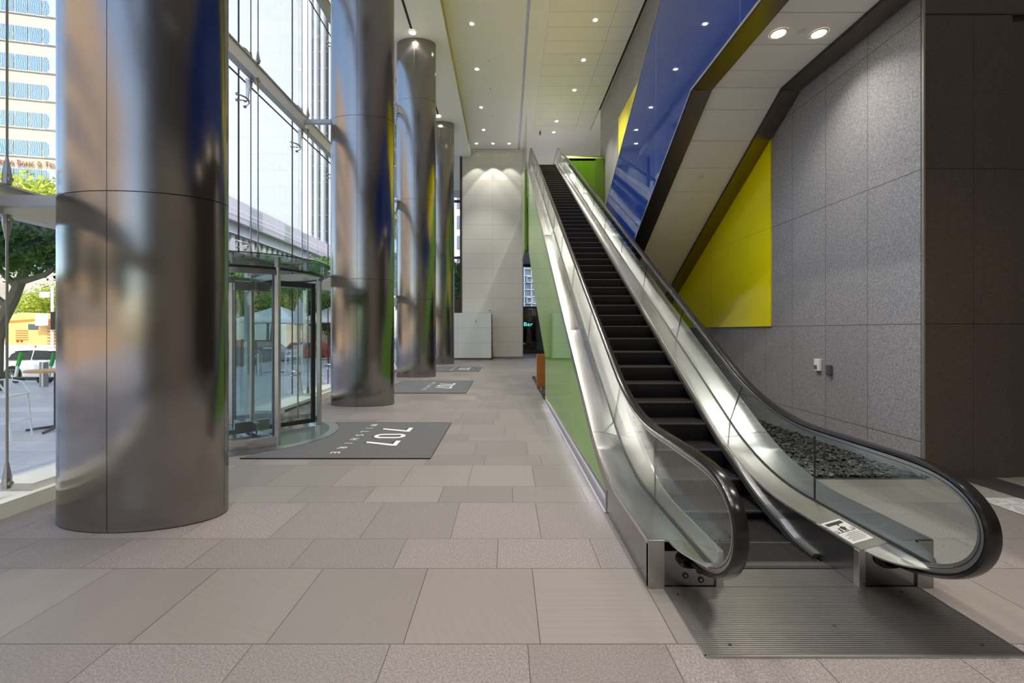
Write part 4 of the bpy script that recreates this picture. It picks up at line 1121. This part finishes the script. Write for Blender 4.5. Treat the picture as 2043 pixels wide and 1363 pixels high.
for k in range(13): m.box(-3, 9, 55.9, 56, .9*k-.05, .9*k+.05)
m.build('window_grid', M['tower2'], b5)
for (x, z) in ((2.7,8.1),(2.7,5.4)): MB().box(x, x+.08, 55.8, 55.9, z, z+.8).box(x+.72, x+.8, 55.8, 55.9, z, z+.8).box(x, x+.8, 55.8, 55.9, z, z+.08).box(x, x+.8, 55.8, 55.9, z+.72, z+.8).build('vent_frame', M['tower2'], b5)
MB().box(3.7, 4.4, 55.95, 55.99, 6.4, 7.1).build('shaded_pane', simple('olive_pane', (.22,.2,.08), .4), b5)
b6 = thing('tan_building', 'tan masonry block across the plaza, mirrored in the steel columns', 'building', (-34, -10, 0))
MB().box(-46, -30, -44, 3, 0, 24).build('wall', simple('tan_masonry', (.62,.42,.26), .8, 0, .1, .6), b6)
for k in range(6):
    for j in range(5): MB().box(-30.05,-29.9,-30+5.6*k,-27+5.6*k,2+3.3*j,4+3.3*j).build('window', M['towerglass'], b6)
# --- bar storefront beyond the end of the lobby
sf = thing('bar_storefront', 'dark glazed bar front with black frame beyond the lobby end wall', 'storefront', (2, 34.5, 0))
MB().box(1.05, 5.1, 34.46, 34.6, 3.62, 3.78).build('transom', M['black'], sf)
MB().box(1.05, 5.1, 34.46, 34.6, 6.95, 7.15).build('head_frame', M['black'], sf)
MB().box(1.05, 5.1, 34.46, 34.6, 0, .32).build('kick_panel', M['black'], sf)
MB().box(2.42, 2.54, 34.45, 34.6, 0, 3.7).build('mullion', M['black'], sf)
MB().box(1.05, 5.1, 34.5, 34.51, .32, 3.62).build('glass_pane', M['glass_dark'], sf)
MB().box(1.05, 5.1, 34.5, 34.51, 3.78, 6.95).build('glass_pane', M['glass_win'], sf)
MB().box(.9, 5.2, 36.2, 36.4, 0, 3.7).box(.9, 1.0, 34.6, 36.4, 0, 3.7).box(.9,5.2,34.6,36.4,3.6,3.7).build('inner_wall', simple('bar_wall', (.10,.07,.055), .6), sf)
MB().box(1.5, 1.65, 35.6, 35.7, 0, 2.3).box(2.0, 2.15, 35.6, 35.7, 0, 2.3).build('curtain', simple('bar_curtain', (.03,.025,.025), .8), sf)
MB().box(2.0, 2.5, 35.0, 35.2, .55, .95).build('counter_box', M['white_sill'], sf)
text('lettering', 'Bar', emis('teal_neon', (.02,.60,.50), 1.1), sf, .42, (1.42, 34.44, 2.22), (PI/2, 0, 0), .012, .70, space=1.05)
# --- bus
bs = thing('orange_bus', 'sunlit orange city bus behind the white car', 'bus', (-29, 28, -.38))
M['orange'] = simple('orange_paint', (.90,.56,.20), .4, 0, .04); M['buswhite'] = simple('bus_cream', (.82,.74,.60), .4)
MB().prism([(-31.6,.05),(-25.6,.05),(-25.6,2.85),(-30.6,2.98),(-31.3,2.8),(-31.6,2.2)], 27.2, 29.6, 'y').build('body', M['orange'], bs, bevel=.06)
MB().prism([(-31.5,2.45),(-29.0,2.62),(-28.4,2.5),(-29.0,2.52),(-31.4,2.32)], 27.17, 27.2, 'y').box(-31.56,-31.4,27.17,27.2,.9,2.3).build('stripe', simple('deep_orange', (.72,.24,.02), .5), bs)
MB().box(-31.6,-25.6,27.15,27.2,.1,.95).build('skirt_panel', M['buswhite'], bs)
m = MB()
for k in range(5): m.box(-30.9,-30.12,27.17,27.2,1.25+.14*k,1.30+.14*k)
for k in range(8): m.box(-28.9,-28.2,27.17,27.2,.95+.2*k,1.03+.2*k)
m.build('louver', simple('louver_orange', (.50,.22,.05), .5), bs)
MB().box(-30.08,-29.5,27.15,27.2,1.92,2.25).build('number_window', M['towerglass'], bs)
for x, z in ((-30.75,1.18),(-30.5,1.18),(-29.6,.83)): MB().disc((x,27.13,z),.06,(0,1,0),12,.05).build('marker_light', simple('red_lens', (.5,.02,.01), .3), bs)
for x in (-30.6,-26.8): MB().tube([(x,27.12,.1),(x,27.5,.1)], .48, 20).build('wheel', M['rubber'], bs)
# --- white hatchback
cr = thing('white_hatchback', 'white hatchback car parked at the kerb, seen from its side', 'car', (-19.6, 18.6, -.38))
Y0c, Y1c = 18.35, 20.05; gz = -.38
side = [(-21.85,.35),(-21.9,.62),(-21.82,.95),(-21.55,1.32),(-21.3,1.42),(-20.6,1.47),(-19.8,1.46),(-19.2,1.36),(-18.5,.98),(-17.9,.88),(-17.75,.62),(-17.72,.3),(-18.0,.22),(-21.6,.22)]
m = MB(); rows = []
for (yy, sh, zs) in ((Y0c+.0,0,0),(Y0c-.0,0,0),):
    pass
def carrow(yy, inset):
    return [(x*1.0 + (0), yy + (inset*.55*max(0, (z-.85)/.6)), z+gz) for x, z in side]
A = carrow(Y0c, .45); B = [(x, Y1c - (y-Y0c), z) for x, y, z in A]
n = len(A); m.add(A+B, [tuple(range(n)), tuple(reversed(range(n,2*n)))] + [(i, i+n, (i+1)%n+n, (i+1)%n) for i in range(n)])
m.build('body', simple('car_white', (.72,.74,.76), .25, 0, .02, coat=.6), cr, bevel=.04)
def sidepoly(pts, off=.012):
    q = [(x, Y0c + .45*.55*max(0, (z-.85)/.6) - off, z+gz) for x, z in pts]; b = [(x, y+.03, z) for x, y, z in q]; n = len(q)
    return MB().add(q+b, [tuple(range(n)), tuple(reversed(range(n,2*n)))] + [(i, i+n, (i+1)%n+n, (i+1)%n) for i in range(n)])
M['carglass'] = simple('car_glass', (.03,.035,.04), .08)
sidepoly([(-21.25,.95),(-21.2,1.2),(-20.95,1.34),(-20.35,1.36),(-20.3,.97)]).build('side_window', M['carglass'], cr)
sidepoly([(-20.22,.97),(-20.28,1.36),(-19.7,1.34),(-19.3,1.26),(-18.95,.98)]).build('side_window', M['carglass'], cr)
sidepoly([(-21.86,.80),(-21.80,.96),(-21.6,.96),(-21.55,.84)], .02).build('tail_light', simple('tail_red', (.45,.02,.02), .3), cr)
for x in (-20.98, -18.5):
    MB().tube([(x,Y0c-.02,gz+.325),(x,Y0c+.2,gz+.325)], .385, 24).build('wheel_arch', M['black'], cr)
    w = MB().tube([(x,Y0c-.05,gz+.325),(x,Y0c+.18,gz+.325)], .325, 28).build('wheel', M['rubber'], cr, smooth=True)
    m = MB()
    for k in range(10):
        a = 2*PI*k/10; m.tube([(x,Y0c-.058,gz+.325),(x+.235*math.cos(a),Y0c-.058,gz+.325+.235*math.sin(a))], .018, 5)
    m.tube([(x+.24*math.cos(2*PI*k/24),Y0c-.056,gz+.325+.24*math.sin(2*PI*k/24)) for k in range(25)], .014, 5)
    m.build('rim', M['satin'], w)
# --- scooters, bollard, sign pole
for k, (x, lab) in enumerate(((-17.0, 'green share scooter leaning by the bollard, on its kerb side'), (-15.85, 'green share scooter by the steel column, beyond the wooden table top'))):
    r = thing('electric_scooter', lab, 'scooter', (x, 15.0, 0), 'green scooters')
    MB().tube([(x-.05,15,.22),(x+.02,15,.62)], .045, 8).build('lower_stem', M['white'], r)
    MB().tube([(x+.02,15,.60),(x+.16,15,1.08)], .055, 8).build('upper_stem', simple('scooter_green', (.05,.42,.06), .4), r)
    MB().tube([(x+.16,14.8,1.10),(x+.16,15.2,1.10)], .018, 6).build('handlebar', M['black'], r)
    MB().box(x-.05, x+.75, 14.93, 15.07, .14, .20).build('deck', M['black'], r)
    for dx in (-.05, .80): MB().tube([(x+dx,14.97,.10),(x+dx,15.03,.10)], .10, 16).build('wheel', M['rubber'], r)
for (x, y, h, lab) in ((-15.0, 14.0, .78, 'stout stainless bollard beside the green scooters'), (-9.9, 17.3, .9, 'green-grey bollard seen through the revolving door')):
    r = thing('bollard', lab, 'bollard', (x, y, 0), 'plaza bollards')
    MB().tube([(x,y,0),(x,y,h)], .105, 16).build('post', M['satin'], r, smooth=True); MB().tube([(x,y,h),(x,y,h+.02)], .11, 16).build('cap', M['chrome'], r)
r = thing('traffic_sign', 'white street sign and pedestrian signal on a grey pole', 'sign', (-28.5, 27, 0))
MB().tube([(-28.3,26.9,-.38),(-28.3,26.9,4.6)], .07, 10).build('pole', M['white'], r)
MB().box(-29.0,-28.4,26.8,26.85,3.9,4.25).build('sign_plate', M['white'], r); MB().box(-29.05,-28.42,26.6,26.78,2.15,2.9).build('signal_box', M['white'], r); MB().box(-28.2,-27.95,26.7,26.9,1.9,3.0).build('signal_head', M['black'], r)
# --- table and stools
def bar_table(x, y, lab, top, d=.42, h=1.06):
    r = thing('bar_table', lab, 'table', (x, y, 0), 'plaza tables')
    MB().tube([(x,y,h),(x,y,h+.035)], d, 32).build('table_top', top, r)
    MB().tube([(x,y,.03),(x,y,h)], .04, 10).build('pedestal', M['black'], r)
    m = MB()
    for a in (.4, 1.97, 3.54, 5.11): m.tube([(x,y,.05),(x+.42*math.cos(a),y+.42*math.sin(a),.015)], [.03,.02], 6)
    m.build('foot', M['black'], r); return r
M['wood_top'] = simple('orange_wood_top', (.66,.34,.14), .4, 0, .15, 8)
bar_table(-8.28, 7.95, 'round bar table with orange wooden top and black cross foot outside the glass', M['wood_top'])
bar_table(-10.0, 18.6, 'bar table with black cross foot between white stools, seen through the door', M['white'], .4)
bar_table(-9.0, 22.5, 'dark bar table further along the plaza beside the second column', M['black'], .4)
def stool(x, y, rz, mt, lab, grp):
    r = thing('bar_stool', lab, 'stool', (0,0,0), grp)
    def P(a, b, c): return (a, b, c)
    sh, hw = .74, .23
    m = MB()
    for k in range(9): 
        a = -.21+.052*k; m.box(a, a+.036, -hw, hw, sh-.012+.0*k, sh+.004)
    m.tube([(-.22,-hw,sh),(.22,-hw,sh-.01)], .012, 6).tube([(-.22,hw,sh),(.22,hw,sh-.01)], .012, 6)
    m.build('seat', mt, r)
    m = MB()
    for k in range(8):
        z = sh+.06+.055*k; xx = -.23-.055*(z-sh)/.3*1.0
        m.box(xx-.008, xx+.008, -hw+.01, hw-.01, z, z+.034)
    m.tube([(-.22,-hw,sh),(-.31,-hw,sh+.50)], .013, 6).tube([(-.22,hw,sh),(-.31,hw,sh+.50)], .013, 6)
    m.build('backrest', mt, r)
    for s in (-1, 1):
        MB().tube([(-.27,s*hw,sh+.23),(-.05,s*(hw+.03),sh+.24),(.14,s*(hw+.03),sh+.20),(.24,s*(hw+.02),sh+.02)], .014, 6).build('armrest', mt, r)
        MB().tube([(.22,s*hw,sh),(.27,s*(hw+.02),0)], .014, 6).build('leg', mt, r)
        MB().tube([(-.22,s*hw,sh),(-.30,s*(hw+.02),0)], .014, 6).build('leg', mt, r)
    MB().tube([(.25,-.24,.30),(.25,.24,.30),(-.27,.24,.30),(-.27,-.24,.30),(.25,-.24,.30)], .010, 6).build('footrest', mt, r)
    r.location = (x, y, 0); r.rotation_euler = (0, 0, rz); return r
stool(-8.35, 7.12, .35, M['white'], 'white slatted bar stool with arms just outside the glass by the big column', 'white bar stools')
stool(-10.75, 18.4, .2, M['white'], 'white bar stool on the street side of the distant table', 'white bar stools')
stool(-9.3, 18.9, 3.3, M['white'], 'white bar stool on the lobby side of the distant table', 'white bar stools')
stool(-8.9, 18.1, 2.5, M['white'], 'white bar stool partly hidden by the black door stile', 'white bar stools')
stool(-8.4, 22.3, 3.1, M['black'], 'dark bar stool by the second steel column, further along the plaza', 'dark bar stools')
stool(-9.5, 22.7, .1, M['black'], 'dark bar stool behind the distant dark table', 'dark bar stools')
# --- tents, umbrella, screens, far cars
def tent(x, y, w, h0, h1, lab):
    r = thing('canopy_tent', lab, 'tent', (x, y, 0), 'white canopy tents')
    a = w/2
    MB().add([(x-a,y-a,h0),(x+a,y-a,h0),(x+a,y+a,h0),(x-a,y+a,h0),(x,y,h1),(x-a,y-a,h0-.2),(x+a,y-a,h0-.2),(x+a,y+a,h0-.2),(x-a,y+a,h0-.2)],
             [(0,1,4),(1,2,4),(2,3,4),(3,0,4),(5,6,1,0),(6,7,2,1),(7,8,3,2),(8,5,0,3)]).build('canopy', M['white'], r)
    for sx in (-1, 1):
        for sy in (-1, 1): MB().tube([(x+sx*a*.97,y+sy*a*.97,0),(x+sx*a*.97,y+sy*a*.97,h0)], .03, 6).build('pole', M['satin'], r)
tent(-12.9, 24.5, 3.1, 2.45, 3.25, 'white peaked tent seen through the middle of the revolving door')
tent(-11.2, 27.7, 2.6, 2.55, 3.4, 'white peaked tent beside the second steel column')
r = thing('closed_umbrella', 'tall closed grey patio umbrella between the tents', 'umbrella', (-11.0, 23, 0))
MB().lathe([(.02,3.55),(.16,3.2),(.30,2.6),(.34,2.2),(.10,2.1)], -11.0, 23.0, 14).build('canopy', simple('umbrella_grey', (.40,.44,.50), .8), r, smooth=True)
MB().tube([(-11,23,0),(-11,23,3.6)], .03, 8).build('pole', M['satin'], r)
r = thing('fence_screen', 'dark mesh fence panels along the street edge', 'fence', (-13, 22, 0))
MB().box(-14.8,-11.9,21.9,21.94,.12,1.35).build('mesh_panel', simple('dark_mesh', (.10,.11,.12), .8), r)
for x in (-14.8,-13.4,-11.95): MB().box(x-.03,x+.03,21.88,21.96,0,1.4).build('post', M['black'], r)
def smallcar(name, x, y, col, lab):
    r = thing(name, lab, 'car', (x, y, -.38), 'cars in the street')
    m = MB().prism([(x-1.9,-.05),(x-1.9,.45),(x-1.3,.6),(x-.9,1.02),(x+.7,1.02),(x+1.2,.62),(x+1.9,.5),(x+1.9,-.05)], y, y+1.7, 'y').build('body', simple('paint_'+name, col, .3), r, bevel=.06)
    MB().prism([(x-1.1,.62),(x-.8,.94),(x+.6,.94),(x+.95,.62)], y-.01, y+.02, 'y').build('side_window', M['carglass'], r)
    for dx in (-1.2, 1.2): MB().tube([(x+dx,y-.02,-.08),(x+dx,y+.2,-.08)], .3, 16).build('wheel', M['rubber'], r)
smallcar('red_car', -13.9, 29.6, (.60,.05,.03), 'red car in the street beyond the white stools')
smallcar('silver_car', -15.9, 27.4, (.6,.62,.65), 'silver car in the street beyond the fence')
r = thing('menu_easel', 'wooden A-shaped easel standing beyond the dark stools', 'easel', (-9.7, 24.8, 0))
MB().tube([(-10.1,24.8,0),(-9.75,24.8,2.0)], .03, 6).tube([(-9.35,24.8,0),(-9.75,24.8,2.0)], .03, 6).build('frame', simple('easel_wood', (.22,.16,.11), .7), r); MB().box(-10.0,-9.5,24.75,24.79,.7,1.5).build('board', M['black'], r)
r = thing('stone_wall', 'low pale masonry wall with brown panels under the tents', 'wall', (-18, 42.5, 0))
MB().box(-26,-13.5,42.5,43,-.4,2.6).build('body', simple('stone_wall_mat', (.50,.40,.33), .8), r)

r = thing('low_shop_building', 'long low cream shop building far along the street', 'building', (-62, 20, -.4))
MB().box(-66, -60, -20, 52, -.4, 7.5).build('wall', simple('shop_cream', (.52,.44,.36), .8, 0, .1, .3), r)
for k in range(9): MB().box(-60.05,-59.95,-17+7*k,-12.5+7*k,.4,3.2).build('shop_window', M['towerglass'], r)
for k, (x, y) in enumerate(((-50,14),(-46,24),(-52,4))):
    tree('mid green street tree in front of the low cream shops', x, y, -.4, [(x,y,-.4),(x+.3,y,3.4)], [(x,y,5.0,2.6,.8),(x+2,y+1,4.6,2.0,.8)], M['leaf_green'], 1800, .26, 40+k)
# ================================================================== LIGHT
w = bpy.data.worlds.new('sky'); sc.world = w; w.use_nodes = True; nt = w.node_tree; nt.nodes.clear()
out = nt.nodes.new('ShaderNodeOutputWorld'); bg = nt.nodes.new('ShaderNodeBackground'); sk = nt.nodes.new('ShaderNodeTexSky')
sk.sky_type = 'NISHITA'; sk.sun_disc = False; sk.sun_elevation = math.radians(40); sk.sun_rotation = math.radians(145); sk.air_density = 1.0; sk.dust_density = 1.5
bg.inputs[1].default_value = SKY
nt.links.new(sk.outputs[0], bg.inputs[0]); nt.links.new(bg.outputs[0], out.inputs[0])
def lamp(name, typ, loc, energy, col=(1,1,1), **k):
    l = bpy.data.lights.new(name, typ); l.energy = energy; l.color = col
    o = bpy.data.objects.new(name, l); C.objects.link(o); o.location = loc
    for a, v in k.items():
        if a == 'rot': o.rotation_euler = v
        elif a == 'aim': o.rotation_euler = (Vector(v)-Vector(loc)).to_track_quat('-Z','Y').to_euler()
        else: setattr(l, a, v)
    return o
lamp('sun', 'SUN', (0,0,60), SUN, (1,.93,.82), angle=.012, rot=Vector((-.48,.62,-.62)).to_track_quat('-Z','Y').to_euler())
WARM = (1,.92,.82)
for x, y, lab in DL:
    if abs(y-27.35) < .01:
        lamp('wall_washer', 'SPOT', (x, y, 13.64), (250 if abs(x+.81)<.01 else 150)*DLK, WARM, spot_size=math.radians(72), spot_blend=.2, shadow_soft_size=.04, aim=(x, y+.05, 9))
    else:
        lamp('downlight', 'SPOT', (x, y, 13.64), 900*DLK, WARM, spot_size=math.radians(75), spot_blend=.6, shadow_soft_size=.09, aim=(x, y, 0))
for y in (-9, -6, -3, 0, 3, 6, 9, 12, 14.3):
    for x in (-1.31, 2.1 if y < 12 else 2.6):
        lamp('downlight', 'SPOT', (x, y, 13.64), 700*DLK, WARM, spot_size=math.radians(80), spot_blend=.6, shadow_soft_size=.12, aim=(x, y, 0))
for y in (16.45, 22.85, 10.0, 3.6):
    lamp('slot_lamp', 'SPOT', (-3.56, y, 13.16), 500*DLK, WARM, spot_size=math.radians(110), spot_blend=.6, shadow_soft_size=.1, aim=(-3.56, y, 0))
for x in (3.86, 4.43):
    for y in (6.1, 2.2, -1.6):
        lamp('soffit_lamp', 'SPOT', (x, y, 5.985), 95*DLK, WARM, spot_size=math.radians(120), spot_blend=.7, shadow_soft_size=.08, aim=(x, y, 0))
for y in (31.5, 33.4): lamp('landing_lamp', 'SPOT', (3.6, y, 13.6), 500*DLK, WARM, spot_size=math.radians(120), spot_blend=.6, shadow_soft_size=.1, aim=(3.6, y, 0))
lamp('bar_lamp', 'POINT', (2, 35.4, 3.2), 12, WARM, shadow_soft_size=.1)
for x, y in ((8,2),(8,-3),(8,-8)): lamp('lobby_lamp', 'SPOT', (x, y, 13.5), 700*DLK, WARM, spot_size=math.radians(100), spot_blend=.6, shadow_soft_size=.15, aim=(x, y, 0))
lamp('plinth_led', 'AREA', (.965, 7.6, .17), 3, (.9,.92,1), shape='RECTANGLE', size=.03, size_y=6.6)
# ------------------------------------------------------------------ camera
cam = bpy.data.cameras.new('camera'); co = bpy.data.objects.new('camera', cam); C.objects.link(co)
co.location = (0, 0, 1.8); co.rotation_euler = (PI/2, 0, 0)
cam.sensor_width = 36; cam.sensor_fit = 'HORIZONTAL'; cam.lens = 860/2043*36
cam.shift_x = .00612; cam.shift_y = -.01003; cam.clip_start = .05; cam.clip_end = 600
sc.camera = co
sc.view_settings.view_transform = 'Standard'; sc.view_settings.look = 'None'; sc.view_settings.exposure = EXPO; sc.view_settings.gamma = 1
try: sc.view_settings.use_curve_mapping = False
except Exception: pass

sc.cycles.transparent_max_bounces = 48
sc.cycles.max_bounces = 14
sc.cycles.diffuse_bounces = 6
